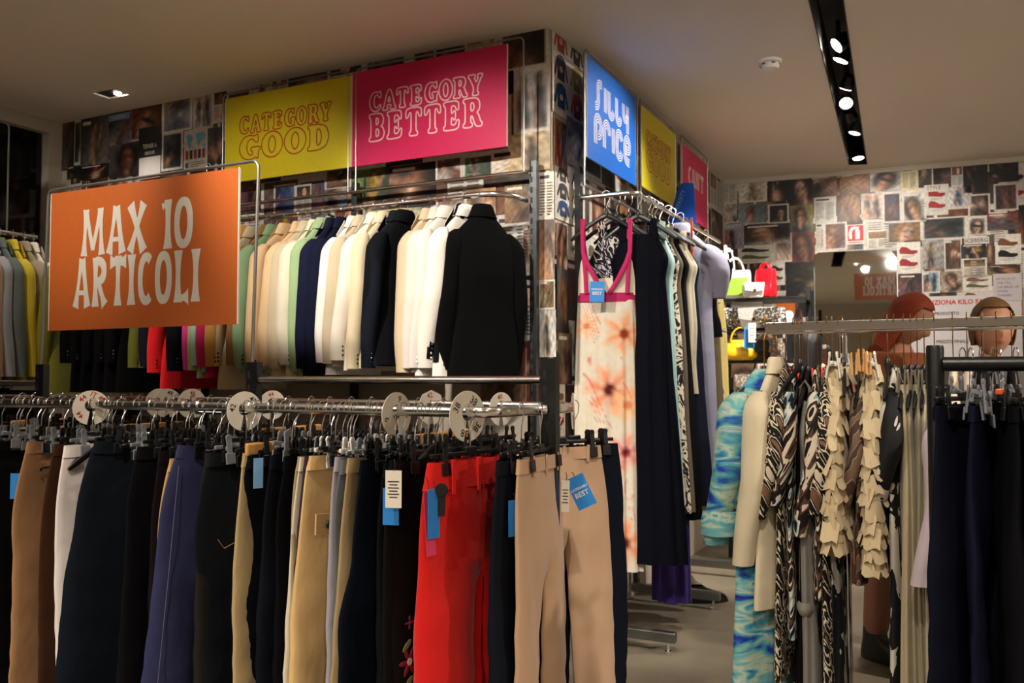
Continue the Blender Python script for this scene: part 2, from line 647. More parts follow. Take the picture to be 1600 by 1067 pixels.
def floor_mat():
    m, nt, b = base_mat('worn_floor')
    L = nt.links
    tc = N(nt, 'ShaderNodeTexCoord')
    n1 = N(nt, 'ShaderNodeTexNoise', Scale=1.6, Detail=6.0)
    L.new(tc.outputs['Object'], n1.inputs['Vector'])
    r = ramp(nt, [(0.3, (92, 84, 70)), (0.7, (124, 114, 95))])
    L.new(n1.outputs['Fac'], r.inputs['Fac'])
    n2 = N(nt, 'ShaderNodeTexNoise', Scale=260.0, Detail=2.0)
    L.new(tc.outputs['Object'], n2.inputs['Vector'])
    mx = N(nt, 'ShaderNodeMixRGB', _blend_type='OVERLAY')
    mx.inputs[0].default_value = 0.35
    L.new(r.outputs['Color'], mx.inputs[1])
    L.new(n2.outputs['Fac'], mx.inputs[2])
    L.new(mx.outputs['Color'], b.inputs['Base Color'])
    b.inputs['Roughness'].default_value = 0.6
    bp = N(nt, 'ShaderNodeBump', Strength=0.1, Distance=0.004)
    L.new(n2.outputs['Fac'], bp.inputs['Height'])
    L.new(bp.outputs['Normal'], b.inputs['Normal'])
    return m


struct(MB().box((-0.5, 0.9, -0.05), (10.4, 15.0, 0.1)).build('floor', floor_mat(), smooth=False))
# ceiling: slab round a long recessed light slot
o4 = [(-5.7, -6.6, HC), (4.7, -6.6, HC), (4.7, 8.4, HC), (-5.7, 8.4, HC)]
h4 = [(-0.40, 1.0, HC), (-0.245, 1.0, HC), (-0.565, 7.46, HC), (-0.70, 7.42, HC)]
top4 = [(x, y, HC + 0.35) for x, y, z in o4]
cv = o4 + h4 + top4 + [(x, y, HC + 0.35) for x, y, z in h4]
cf = [(0, 4, 5, 1), (1, 5, 6, 2), (2, 6, 7, 3), (3, 7, 4, 0), (8, 9, 13, 12), (9, 10, 14, 13), (10, 11, 15, 14), (11, 8, 12, 15)]
for i in range(4):
    j = (i + 1) % 4
    cf.append((i, j, j + 8, i + 8))
struct(mesh_ob('ceiling', cv, cf, CEILM, None, False, True))
sl = MB()
hv = [(-0.40, 1.0), (-0.245, 1.0), (-0.565, 7.46), (-0.70, 7.42)]
lo = [(x, y, HC - 0.004) for x, y in hv]
cx_, cy_ = sum(p[0] for p in hv) / 4, sum(p[1] for p in hv) / 4
inn = [(x + (0.006 if x < cx_ - .045 * (y - cy_) else -0.006), y + (0.01 if y < cy_ else -0.01)) for x, y in hv]
hi = [(x, y, HC + 0.2) for x, y in inn]
li = [(x, y, HC - 0.004) for x, y in inn]
vv = lo + li + hi
ff = []
for i in range(4):
    j = (i + 1) % 4
    ff += [(i, j, j + 4, i + 4), (i + 4, j + 4, j + 8, i + 8)]
ff.append((8, 9, 10, 11))
struct(mesh_ob('trim_1', vv, ff, BLKIN, None, False, False))

wall_left = struct(MB().box(((-5.5 + XB - .06) / 2, YA + .06, HC / 2), (5.5 + XB - .06, .12, HC)).build('wall_left', WALLM, smooth=False))
wall_aisle = struct(MB().box((XB - .06, (YA + 7.62) / 2, HC / 2), (.12, 7.62 - YA, HC)).build('wall_aisle', WALLM, smooth=False))
CANG = math.radians(5.28)
C0 = Vector((XB - .02, 7.54, 0))
CD = Vector((math.cos(CANG), math.sin(CANG), 0))
CN = Vector((math.sin(CANG), -math.cos(CANG), 0))
cc = C0 + CD * 3.1 - CN * .06
wall_back = struct(MB().box((cc.x, cc.y, HC / 2), (6.4, .12, HC), rz=CANG).build('wall_back', WALLM, smooth=False))
struct(MB().box((4.5, 0.8, HC / 2), (.12, 14.6, HC)).build('wall_right', WALLM, smooth=False))
struct(MB().box((-0.5, -6.4, HC / 2), (10.0, .12, HC)).build('wall_front', WALLM, smooth=False))
# left wall: a dark shop window in a pale frame
XD = -5.30
wall_w = struct(MB().box((XD - .12, -1.2, HC / 2), (.12, 10.2, HC)).build('wall_window', BLKIN, smooth=False))
win = struct(MB().box((XD - .03, YA - .05, HC / 2), (.1, .1, HC)).box((XD - .03, -1.25, HC - .045), (.1, 10.0, .09)).build('window_1', TRIMW, smooth=False))
GLASSB = solid('night_glass', (6, 7, 6), 0.08, 0, 0.05, 3)
for k in range(5):
    y1 = YA - .1 - k * 1.3
    MB().box((XD - .05, y1 - .64, (HC - .09) / 2), (.012, 1.26, HC - .09)).build('pane', GLASSB, win, False)
    if k < 4:
        MB().box((XD - .045, y1 - 1.29, (HC - .09) / 2), (.05, .05, HC - .09)).build('mullion', BLKMETAL, win, False)

# pale strip where the collage wall meets the ceiling, dark end strip of the back wall
e1 = C0 + CD * 3.0 + CN * .012
struct(MB().box((e1.x, e1.y, HC - .02), (6.0, .02, .04), rz=CANG).build('trim_2', TRIMW, smooth=False))
pe = C0 + CD * 2.36 + CN * .03
struct(MB().box((pe.x, pe.y, HC / 2 - .02), (.09, .06, HC - .06), rz=CANG).build('trim_3', BLKMETAL, smooth=False))

# ------------------------------------------------------------------ magazine collage
rnd = random.Random(7)
SKIN = [(214, 168, 138), (190, 140, 108), (228, 190, 165), (150, 100, 72)]
DARKC = [(24, 22, 24), (38, 32, 30), (18, 22, 30), (45, 40, 42), (52, 38, 30), (30, 36, 34)]
MIDC = [(120, 92, 70), (96, 84, 78), (140, 60, 48), (72, 88, 96), (150, 128, 92), (60, 70, 52), (110, 70, 80)]
PALEC = [(222, 214, 200), (212, 204, 194), (228, 222, 212), (200, 196, 190)]


GNX, GNY = 20, 26
GU, GT = np.meshgrid(np.linspace(-.5, .5, GNX), np.linspace(-.5, .5, GNY))


def photo_page(typ, wd, ht, bg, r):
    """a printed photograph: soft shapes on a fine grid of the sheet's face"""
    A = lambda c: np.array(lin(c))
    ang = r.uniform(0, 6.28)
    g = .5 + .5 * np.tanh(2.2 * (GU * math.cos(ang) + GT * math.sin(ang)))
    c2 = r.choice(DARKC + MIDC) if sum(bg) < 480 else tuple(int(v * .82) for v in bg)
    img = A(bg)[None, None] * g[..., None] + A(c2)[None, None] * (1 - g[..., None])

    def blob(cx, cz, rx, rz, rot, col, soft=.18, k=1.0, shade=None):
        nonlocal img
        x, z = GU - cx, GT - cz
        c, s_ = math.cos(rot), math.sin(rot)
        a, b = (x * c + z * s_) / rx, (-x * s_ + z * c) / rz
        m = 1 / (1 + np.exp(-np.clip((1 - np.hypot(a, b)) / soft, -30, 30)))
        cc_ = A(col)[None, None] * np.ones_like(img)
        if shade:
            cc_ = cc_ * np.clip(.62 + .5 * np.tanh(shade * (a * .9 + b * .35)), .12, 1.15)[..., None]
        img = img * (1 - k * m[..., None]) + cc_ * k * m[..., None]

    sk = r.choice(SKIN)
    hair = r.choice([(28, 20, 16), (60, 38, 24), (140, 104, 60), (16, 13, 12), (96, 50, 28)])
    sd = r.choice([-1.6, 1.6])
    if typ == 'face':
        f = r.uniform(.75, 1.5)
        t = r.uniform(-.55, .55) if r.random() < .75 else r.choice([1.4, -1.4])
        ox, oz = r.uniform(-.14, .14), r.uniform(-.08, .12)
        c, s_ = math.cos(t), math.sin(t)
        q = lambda a, b: (ox + f * (a * c - b * s_), oz + f * (a * s_ + b * c))
        X, Z = q(r.uniform(-.06, .06), .05)
        blob(X, Z, .34 * f, .38 * f, t, hair, .12)
        X, Z = q(.0, -.52)
        blob(X, Z, .44 * f, .2 * f, t, r.choice(DARKC + MIDC + [(200, 190, 180), (150, 30, 34)]), .2)
        X, Z = q(0, -.3)
        blob(X, Z, .1 * f, .16 * f, t, sk, .2, shade=sd)
        X, Z = q(0, 0)
        blob(X, Z, .2 * f, .27 * f, t, sk, .1, shade=sd)
        for e in (-.085, .085):
            X, Z = q(e, .055)
            blob(X, Z, .05 * f, .025 * f, t, (30, 20, 18), .5)
            X, Z = q(e, .105)
            blob(X, Z, .06 * f, .014 * f, t, hair, .6, .8)
        X, Z = q(.02, -.05)
        blob(X, Z, .025 * f, .05 * f, t, tuple(int(v * .6) for v in sk), .6, .6)
        X, Z = q(0, -.14)
        blob(X, Z, .065 * f, .026 * f, t, r.choice([(150, 40, 44), (120, 60, 54)]), .4)
        if r.random() < .3:
            X, Z = q(0, .06)
            blob(X, Z, .2 * f, .055 * f, t, (14, 12, 12), .15)
        X, Z = q(.22 * (1 if sd > 0 else -1), .0)
        blob(X, Z, .1 * f, .34 * f, t, hair, .3, .85)
    elif typ in ('fig', 'gown'):
        for cx in ([r.uniform(-.1, .1)] if r.random() < .6 else [-.2, .2]):
            l = r.uniform(-.25, .25)
            dc = r.choice(MIDC + DARKC + [(150, 34, 34), (190, 180, 170), (54, 84, 124), (190, 150, 60)]) if typ == 'fig' else (28, 24, 26)
            blob(cx, .32, .09, .09, l, hair, .25)
            blob(cx + .01, .29, .055, .07, l, sk, .25, shade=sd)
            blob(cx + r.choice([-.16, .16]), .02, .05, .24, r.uniform(-.7, .7), sk, .3, .9, shade=sd)
            blob(cx + l * .1, .08, .13, .18, l, dc, .2, shade=sd)
            blob(cx + l * .2, -.28, r.uniform(.1, .22), .26, l, dc if r.random() < .6 else r.choice(DARKC + SKIN), .2, shade=sd)
            blob(cx - .05, -.42, .035, .16, .1, sk, .3, .7)
    elif typ == 'moto':
        for zz, xx in ((-.28, .06), (.26, .16)):
            blob(xx, zz, .19, .12, 0, (14, 14, 20), .2)
            blob(xx, zz, .09, .055, 0, (84, 88, 110), .3)
        blob(.03, .0, .16, .3, .2, (14, 14, 20), .3)
        blob(-.16, .26, .12, .03, .6, (14, 14, 20), .3)
        blob(.1, -.02, .06, .06, 0, (160, 162, 176), .4)
    else:
        n = r.randint(6, 11)
        pal_ = (DARKC * 2 + MIDC + SKIN) if typ == 'dark' else (MIDC * 2 + DARKC + PALEC + SKIN)
        for k in range(n):
            blob(r.uniform(-.45, .45), r.uniform(-.45, .45), r.uniform(.04, .26), r.uniform(.04, .3), r.uniform(0, 3), r.choice(pal_), r.uniform(.15, .5), r.uniform(.5, 1), shade=r.choice([None, 1.5, -1.5]))
    nz = np.zeros_like(GU)
    for k in range(7):
        nz = nz + np.sin(r.uniform(6, 34) * GU + r.uniform(6, 34) * GT * r.choice([-1, 1]) + r.uniform(0, 6.28))
    img = np.clip(img * (1 + .09 * nz[..., None]), .002, .9)
    if r.random() < .35:
        e = .06
        edge = (np.abs(GU) > .5 - e) | (np.abs(GT) > .5 - e * .8)
        img[edge] = A((214, 206, 196))
    V = [(u * wd, -.0004, t * ht) for u, t in zip(GU.ravel(), GT.ravel())]
    F = [(j * GNX + i, j * GNX + i + 1, (j + 1) * GNX + i + 1, (j + 1) * GNX + i) for j in range(GNY - 1) for i in range(GNX - 1)]
    return V, F, img.reshape(-1, 3)


def put_page(parent, loc, rz, wd, ht, typ, pal=None, roll=0.0):
    r = rnd
    bg = pal or {'text': r.choice(PALEC), 'shoe': r.choice(PALEC), 'jackets': (226, 220, 210), 'face': r.choice(DARKC + MIDC), 'fig': r.choice(DARKC + MIDC + PALEC), 'dark': r.choice(DARKC), 'photo': r.choice(MIDC), 'moto': (92, 100, 142), 'map': (206, 198, 188), 'gown': (222, 214, 206)}[typ]
    S = Flat(wd, ht, 0.0012, bg)
    if typ in ('face', 'fig', 'gown', 'dark', 'photo', 'moto'):
        V, F, Cc = photo_page(typ, wd, ht, bg, r)
        b0 = len(S.v)
        S.v += V
        S.f += [tuple(i + b0 for i in q) for q in F]
        S.c += [tuple(q) for q in Cc]
        typ = 'done'
    X = lambda u: u * wd
    Z = lambda t: t * ht

    def P(pts, c, c2=None):
        S.poly([(X(max(-.5, min(.5, a))), Z(max(-.5, min(.5, b)))) for a, b in pts], c, c2)

    def rect(x0, z0, x1, z1, c, c2=None):
        P([(x0, z0), (x1, z0), (x1, z1), (x0, z1)], c, c2)

    def lines(x0, x1, z1, n, dz, c=(120, 114, 108)):
        for i in range(n):
            e = x1 if i < n - 1 else x0 + (x1 - x0) * .6
            rect(x0, z1 - i * dz - dz * .35, e - r.uniform(0, .04), z1 - i * dz, c)

    sk = r.choice(SKIN)
    hair = r.choice([(28, 20, 16), (70, 42, 24), (150, 108, 56), (18, 15, 14), (110, 52, 26)])
    if typ == 'done':
        if r.random() < .3:
            S.lay = 2
            rect(-.42, .36, r.uniform(-.15, .35), .43, r.choice(PALEC))
    elif typ == 'text':
        if r.random() < .7:
            rect(-.42, .05, .42, .42, r.choice(DARKC + MIDC), r.choice(MIDC))
            P(ell(r.uniform(-.15, .15), .22, .13, .15, 12), sk)
            lines(-.42, -.03, -.02, 7, .06)
            lines(.05, .42, -.02, 7, .06)
        else:
            rect(-.4, .36, .2, .43, (60, 54, 54))
            lines(-.42, -.03, .28, 12, .06)
            lines(.05, .42, .28, 12, .06)
    elif typ == 'shoe':
        for k, zz in enumerate((.2, -.18)):
            c = r.choice([(150, 30, 30), (24, 22, 22), (120, 80, 50), (90, 90, 60)])
            P([(-.38, zz - .06), (.2, zz - .1), (.38, zz - .04), (.36, zz + .03), (.1, zz + .04), (-.1, zz + .14), (-.3, zz + .16), (-.4, zz + .06)], c)
            lines(-.3, .3, zz - .14, 2, .04, (150, 146, 140))
    elif typ == 'jackets':
        cols = [(196, 66, 56), (44, 46, 66), (44, 46, 66), (180, 160, 60), (40, 80, 140)]
        k = 0
        for zz in (.3, .0, -.3):
            for xx in (-.25, .22):
                c = cols[k % 5] if r.random() < .8 else (60, 60, 66)
                k += 1
                P([(xx - .1, zz - .12), (xx + .1, zz - .12), (xx + .11, zz + .04), (xx + .16, zz - .1), (xx + .2, zz - .08), (xx + .12, zz + .12), (xx + .04, zz + .15), (xx - .04, zz + .15), (xx - .12, zz + .12), (xx - .2, zz - .08), (xx - .16, zz - .1), (xx - .11, zz + .04)], c, tuple(int(v * .75) for v in c))
                P(ell(xx, zz + .0, .05, .035, 8), (210, 190, 180))
    elif typ == 'map':
        for pts in ([(-.42, .38), (-.2, .4), (-.12, .28), (-.22, .2), (-.2, .1), (-.28, .02), (-.36, .22)], [(-.02, .38), (.35, .42), (.42, .3), (.3, .18), (.22, .24), (.12, .06), (.04, .2)], [(.32, .12), (.42, .1), (.4, .02), (.3, .04)]):
            P(pts, (110, 168, 205))
        for k in range(5):
            rect(-.42 + k * .175, -.22, -.3 + k * .175, .0, [(160, 60, 52), (56, 62, 56)][k % 2])
        rect(-.42, -.42, -.3, -.3, (96, 84, 74))
        lines(-.24, .42, -.3, 3, .05)
    o = S.build('magazine_page', PRINT, parent)
    o.location = loc
    o.rotation_euler = Euler((0, roll, rz))
    return o


TYPES = ['text', 'face', 'fig', 'dark', 'dark', 'photo', 'fig', 'shoe', 'face', 'text']


def base_pages(parent, to_world, rz, u0, u1, z0, z1, lift):
    z = z1
    row = 0
    while z > z0 + .08:
        h = rnd.uniform(.27, .33)
        u = u0 - rnd.uniform(0, .12)
        while u < u1 - .04:
            wd = rnd.uniform(.2, .27)
            a, b = max(u, u0), min(u + wd, u1)
            if b - a > .05:
                put_page(parent, to_world((a + b) / 2, z - h / 2, lift + .0012 * (row % 2)), rz, b - a - .003, h - .004, rnd.choice(TYPES))
            u += wd
        z -= h
        row += 1


base_pages(wall_left, lambda u, z, l: (u, YA - l, z), 0, -5.2, XB - .01, 2.02, HC - .005, .0025)
base_pages(wall_left, lambda u, z, l: (u, YA - l, z), 0, -2.1, XB - .01, 1.2, 2.05, .0025)
base_pages(wall_aisle, lambda u, z, l: (XB + l, u, z), math.pi / 2, YA + .32, 7.45, 1.75, HC - .005, .0025)
base_pages(wall_aisle, lambda u, z, l: (XB + l, u, z), math.pi / 2, YA + .01, YA + .42, .9, 1.9, .0025)


def cpt(u, z, l):
    p = C0 + CD * u + CN * l
    return (p.x, p.y, z)


base_pages(wall_back, cpt, CANG, .05, 2.3, 1.0, HC - .05, .0025)


def hit_c(px, py):
    d = ray(px, py)
    t = (C0 - CAM).dot(CN) / d.dot(CN)
    return CAM + d * t


def wall_rect(fn, x0, y0, x1, y1):
    xm, ym = (x0 + x1) / 2, (y0 + y1) / 2
    a, b, c, d = fn(x0, ym), fn(x1, ym), fn(xm, y0), fn(xm, y1)
    return (a + b) / 2, (c.z + d.z) / 2, (a - b).length, abs(c.z - d.z)


def pages_px(parent, fn, nrm, rz, lst, ox, oy, s, lift):
    for k, (x0, y0, x1, y1, typ, pal) in enumerate(lst):
        c, z, wd, ht = wall_rect(fn, ox + x0 / s, oy + y0 / s, ox + x1 / s, oy + y1 / s)
        p = c + nrm * (lift + .0012 * (k % 3))
        put_page(parent, (p.x, p.y, z), rz, wd, ht, typ, pal)


WC = [(85, 165, 165, 285, 'text', None), (175, 160, 315, 275, 'fig', (222, 214, 204)), (318, 155, 435, 270, 'fig', (26, 22, 22)), (425, 150, 540, 290, 'face', (22, 20, 20)),
      (545, 140, 665, 245, 'dark', None), (678, 130, 828, 235, 'photo', (150, 105, 60)), (830, 110, 985, 220, 'face', (215, 208, 200)), (985, 105, 1065, 215, 'text', (215, 205, 160)),
      (1065, 98, 1145, 210, 'dark', (70, 58, 44)), (1145, 98, 1235, 200, 'dark', (30, 40, 30)), (1235, 90, 1295, 200, 'text', (205, 203, 200)), (1295, 80, 1418, 228, 'fig', (40, 30, 20)), (1425, 65, 1572, 175, 'dark', (30, 36, 28)),
      (95, 285, 165, 375, 'photo', (205, 200, 190)), (172, 285, 315, 380, 'fig', (140, 160, 158)), (320, 285, 425, 380, 'face', (20, 16, 16)), (430, 290, 545, 425, 'face', (150, 140, 80)),
      (550, 250, 660, 375, 'text', None), (665, 238, 780, 385, 'face', (52, 36, 34)), (785, 230, 895, 360, 'gown', (214, 190, 180)), (895, 225, 985, 380, 'photo', (50, 50, 90)), (990, 222, 1110, 375, 'face', (214, 212, 210)),
      (1110, 190, 1220, 340, 'shoe', None), (1220, 200, 1335, 295, 'fig', (210, 206, 200)), (1320, 235, 1430, 350, 'dark', None), (1448, 182, 1570, 318, 'fig', (36, 46, 48)),
      (90, 385, 200, 510, 'gown', (150, 155, 170)), (200, 385, 430, 485, 'face', (60, 44, 36)), (440, 425, 555, 575, 'face', (120, 50, 34)), (560, 378, 600, 515, 'text', None), (600, 375, 715, 515, 'face', (150, 140, 136)),
      (815, 415, 920, 505, 'text', None), (925, 380, 1080, 470, 'face', (80, 60, 44)), (1080, 350, 1320, 460, 'dark', (26, 26, 24)), (1320, 350, 1410, 440, 'face', (214, 206, 198)), (1415, 330, 1570, 415, 'photo', (50, 84, 90)),
      (350, 400, 445, 575, 'photo', (214, 176, 160)), (170, 490, 350, 580, 'shoe', (216, 214, 196)), (330, 575, 405, 690, 'shoe', None), (410, 570, 555, 720, 'dark', (20, 20, 24)), (410, 720, 555, 850, 'fig', (20, 24, 40)),
      (965, 475, 1083, 632, 'shoe', (226, 220, 212)), (1090, 460, 1200, 610, 'fig', (170, 166, 162)), (1200, 455, 1290, 620, 'face', (120, 98, 84)),
      (1285, 485, 1410, 555, 'fig', (60, 58, 56)), (1290, 555, 1415, 650, 'text', None), (1415, 440, 1450, 580, 'dark', None), (1455, 435, 1585, 585, 'shoe', None),
      (975, 635, 1090, 740, 'fig', (34, 26, 22)), (1090, 620, 1180, 730, 'gown', (150, 190, 210)), (1185, 620, 1290, 725, 'face', (190, 170, 150)), (1295, 640, 1440, 720, 'shoe', (222, 216, 206)), (1420, 590, 1580, 640, 'face', (120, 100, 84))]
pages_px(wall_back, hit_c, CN, CANG, WC, 1100, 230, 3.2, .006)
WA1 = [(30, 640, 135, 1000, 'dark', (16, 15, 15)), (135, 620, 185, 960, 'photo', (70, 62, 52)), (185, 600, 395, 960, 'fig', (120, 116, 112)), (400, 560, 560, 840, 'dark', (110, 130, 150)), (570, 500, 795, 745, 'face', (24, 18, 18)),
       (800, 450, 1030, 710, 'moto', None), (1035, 400, 1185, 690, 'gown', None), (1185, 385, 1300, 640, 'text', None), (400, 800, 625, 1050, 'face', (96, 92, 96)), (795, 710, 955, 1000, 'dark', (20, 24, 22)), (965, 690, 1145, 1000, 'map', None), (1145, 680, 1260, 950, 'dark', (50, 48, 44)), (180, 810, 240, 965, 'text', (205, 200, 196)), (80, 970, 180, 1066, 'dark', None), (180, 960, 395, 1066, 'fig', None)]
pages_px(wall_left, lambda a, b: hit_y(a, b, YA), Vector((0, -1, 0)), 0, WA1, 90, 60, 4.852, .006)
WA2 = [(0, 500, 100, 640, 'gown', None), (100, 470, 205, 620, 'text', None), (210, 415, 450, 620, 'dark', (40, 50, 78)), (450, 385, 680, 560, 'text', None), (680, 330, 950, 480, 'dark', (150, 146, 140)), (985, 280, 1130, 460, 'photo', (80, 70, 40)), (1130, 250, 1310, 420, 'dark', (38, 24, 34)), (1310, 210, 1510, 380, 'text', (214, 190, 180)), (1510, 170, 1600, 330, 'dark', (40, 28, 22))]
pages_px(wall_left, lambda a, b: hit_y(a, b, YA), Vector((0, -1, 0)), 0, WA2, 400, 0, 4.0, .006)
WA3 = [(20, 110, 110, 230, 'fig', (40, 28, 22)), (170, 110, 270, 262, 'photo', (70, 110, 190)), (270, 110, 340, 240, 'text', None), (340, 110, 400, 285, 'photo', (40, 80, 150)), (400, 40, 520, 130, 'dark', (18, 14, 14)), (400, 130, 500, 210, 'photo', (80, 120, 160)), (520, 40, 690, 180, 'fig', (120, 140, 90)), (690, 20, 900, 215, 'dark', (24, 24, 26)), (900, -10, 1020, 105, 'photo', (130, 70, 50)), (1020, -20, 1160, 90, 'fig', (60, 110, 80)), (1160, -20, 1330, 62, 'fig', (214, 200, 180)),
       (1040, 130, 1170, 275, 'photo', (190, 150, 100)), (1210, 110, 1335, 282, 'photo', (150, 120, 84)), (1290, 282, 1345, 520, 'face', (120, 90, 70)), (600, 225, 760, 310, 'text', (210, 190, 130)), (760, 180, 900, 265, 'photo', (190, 190, 160)), (900, 160, 1040, 240, 'photo', (170, 110, 110))]
pages_px(wall_left, lambda a, b: hit_y(a, b, YA), Vector((0, -1, 0)), 0, WA3, 370, 250, 2.884, .006)
WA4 = [(2, 8, 162, 140, 'dark', (36, 26, 22)), (50, 135, 165, 345, 'fig', (216, 212, 206)), (40, 345, 165, 468, 'fig', (206, 180, 140)), (128, 470, 178, 622, 'text', None), (130, 625, 180, 815, 'photo', (190, 140, 104)), (130, 815, 182, 910, 'photo', (110, 96, 50)), (132, 910, 184, 1062, 'gown', (214, 208, 200))]
pages_px(wall_left, lambda a, b: hit_y(a, b, YA), Vector((0, -1, 0)), 0, WA4, 780, 40, 2.05, .0095)
WB = [(862, 48, 912, 190, 'jackets', None), (864, 190, 884, 262, 'fig', (190, 120, 60)), (884, 190, 912, 262, 'photo', (170, 160, 150)), (866, 262, 912, 350, 'jackets', None), (868, 350, 884, 420, 'face', (206, 170, 150)), (868, 420, 886, 520, 'face', (24, 18, 16)), (870, 520, 892, 600, 'dark', None)]
pages_px(wall_aisle, lambda a, b: hit_x(a, b, XB), Vector((1, 0, 0)), math.pi / 2, WB, 0, 0, 1.0, .006)


def wall_label(parent, fn, nrm, rz, rect_, ox, oy, s, bgc, lines_, lift=.011, frame=None, name='poster'):
    c, z, wd, ht = wall_rect(fn, ox + rect_[0] / s, oy + rect_[1] / s, ox + rect_[2] / s, oy + rect_[3] / s)
    S = Flat(wd, ht, .0015, bgc)
    p = c + nrm * lift
    o = S.build(name, SIGNPRINT, parent)
    o.location = (p.x, p.y, z)
    o.rotation_euler = (0, 0, rz)
    for t, size, fx, fz, m, bold, sx in lines_:
        text_ob('lettering', t, size * ht, m, o, (fx * wd, -.0012, fz * ht), bold=bold, sx=sx)
    return o, wd, ht


REDT = solid('notice_red', (196, 40, 44), 0.6, 0, 0.03)
GREYT = solid('notice_grey', (96, 90, 92), 0.6, 0, 0.03)
PALET = solid('notice_pale', (214, 208, 200), 0.6, 0, 0.03)
po, _, _ = wall_label(wall_back, hit_c, CN, CANG, (976, 742, 1590, 1070), 1100, 230, 3.2, (206, 202, 204),
                      [('COME FUNZIONA KILO FASCION', .10, -.06, .4, REDT, .0014, .95), ('PRODOTTO', .062, -.10, .23, GREYT, .001, 1), ('PREZZO FINALE', .062, -.06, -.2, GREYT, .001, 1)])
wall_label(wall_back, hit_c, CN, CANG, (1445, 632, 1588, 768), 1100, 230, 3.2, (198, 190, 194),
           [('ARTICLE AT', .12, -.06, .3, GREYT, 0, 1), ('THE TILL', .12, -.12, .15, GREYT, 0, 1), ('THE BACK UP', .12, 0, 0, GREYT, 0, 1), ('SHOES', .12, -.18, -.15, GREYT, 0, 1), ('THANKS', .12, -.1, -.3, GREYT, 0, 1)], .014, name='paper_notice')
wall_label(wall_back, hit_c, CN, CANG, (1300, 450, 1425, 485), 1100, 230, 3.2, (206, 200, 192), [('ICEBERG', .8, 0, 0, INK, 0, .95)], .012, name='magazine_strip')
wall_label(wall_back, hit_c, CN, CANG, (1100, 188, 1222, 222), 1100, 230, 3.2, (212, 206, 198), [('STYLE', .75, -.1, 0, INK, 0, .95)], .012, name='magazine_strip')
wall_label(wall_back, hit_c, CN, CANG, (90, 383, 200, 412), 1100, 230, 3.2, (140, 146, 160), [('VANITY', .85, 0, 0, PALET, 0, .95)], .012, name='magazine_strip')
tw, _, _ = wall_label(wall_left, lambda a, b: hit_y(a, b, YA), Vector((0, -1, 0)), 0, (630, 735, 790, 1062), 90, 60, 4.852, (200, 194, 188), [('TERNER A', .14, 0, .24, PALET, .0, .7), ('SEEDLIFE', .1, 0, .08, PALET, .0, .8)], .011, name='magazine_page')
MB().box((0, -.0005, .17 * .55), (.2, .0006, .19)).build('dark_block', INK, tw, False)
wall_label(wall_left, lambda a, b: hit_y(a, b, YA), Vector((0, -1, 0)), 0, (402, 575, 558, 622), 90, 60, 4.852, (120, 150, 186), [('LAVOROPIA', .7, 0, 0, PALET, 0, .7)], .013, name='magazine_strip')
# fire extinguisher safety sign
c, z, wd, ht = wall_rect(hit_c, 1100 + 715 / 3.2, 230 + 388 / 3.2, 1100 + 800 / 3.2, 230 + 487 / 3.2)
S = Flat(wd, ht, .003, (225, 220, 216))
S.poly([(-.46 * wd, -.32 * ht), (.46 * wd, -.32 * ht), (.46 * wd, .46 * ht), (-.46 * wd, .46 * ht)], (196, 36, 44))
S.poly([(a * wd, b * ht) for a, b in [(-.02, -.24), (.26, -.24), (.26, .18), (.18, .26), (.18, .32), (.24, .34), (.24, .38), (.02, .38), (.0, .34), (.06, .3), (.06, .26), (-.02, .18)]], (232, 226, 222))
hp = smooth_path([(.02, .33), (-.2, .32), (-.32, .1), (-.28, -.22)], 2)
hp = [(a * wd, b * ht) for a, b in hp]
S.strip(offs(hp, .012, False), offs(hp, -.012, False), (232, 226, 222), False, 3)
S.poly([(-.4 * wd, -.42 * ht), (.4 * wd, -.42 * ht), (.4 * wd, -.38 * ht), (-.4 * wd, -.38 * ht)], (150, 60, 60))
o = S.build('safety_sign', SIGNPRINT)
p = c + CN * .016
o.location = (p.x, p.y, z)
o.rotation_euler = (0, 0, CANG)
tag(o, 'small red and white fire extinguisher sign stuck on the collage', 'sign')

# mirror on the back wall
c, z, wd, ht = wall_rect(hit_c, 1275, 392, 1404, 760)
mir = empty('wall_mirror', (c.x, c.y, z - ht / 2), CANG, 'tall frameless wall mirror with clipped corners above the chrome rail', 'mirror')
mir.location += CN * .02
MIRM = solid('mirror_silver', (205, 208, 206), 0.02, 1.0, 0.0)
ch = .05
MB().prism([(-wd / 2, 0), (wd / 2, 0), (wd / 2, ht - ch * 1.4), (wd / 2 - ch, ht), (-wd / 2 + ch * .6, ht), (-wd / 2, ht - ch * .5)], 0, .008).build('mirror_glass', MIRM, mir, False)
for sx in (-1, 1):
    MB().box((sx * (wd / 2 + .002), .004, ht * .47), (.008, .014, ht * .93)).build('edge_strip', CHROME_D, mir, False)

# ------------------------------------------------------------------ lamps
LENS = solid('lamp_lens', (255, 244, 226), 0.3, 0, 0, emit=(255, 240, 220), estr=40.0)
LENSOFF = solid('lamp_lens_dim', (230, 226, 220), 0.2, 0, 0, emit=(255, 240, 220), estr=3.0)
REFL = solid('lamp_reflector', (190, 188, 184), 0.15, 1, 0)


def spot(parent, loc, target, energy, size=70, blend=0.6, soft=0.04, col=WARM):
    d = bpy.data.lights.new('spot', 'SPOT')
    d.energy = energy
    d.color = col
    d.spot_size = math.radians(size)
    d.spot_blend = blend
    d.shadow_soft_size = soft
    o = bpy.data.objects.new('spot_beam', d)
    link(o, parent)
    o.location = Vector(loc) - (parent.location if parent else Vector())
    v = Vector(target) - Vector(loc)
    o.rotation_euler = v.to_track_quat('-Z', 'Y').to_euler()
    return o


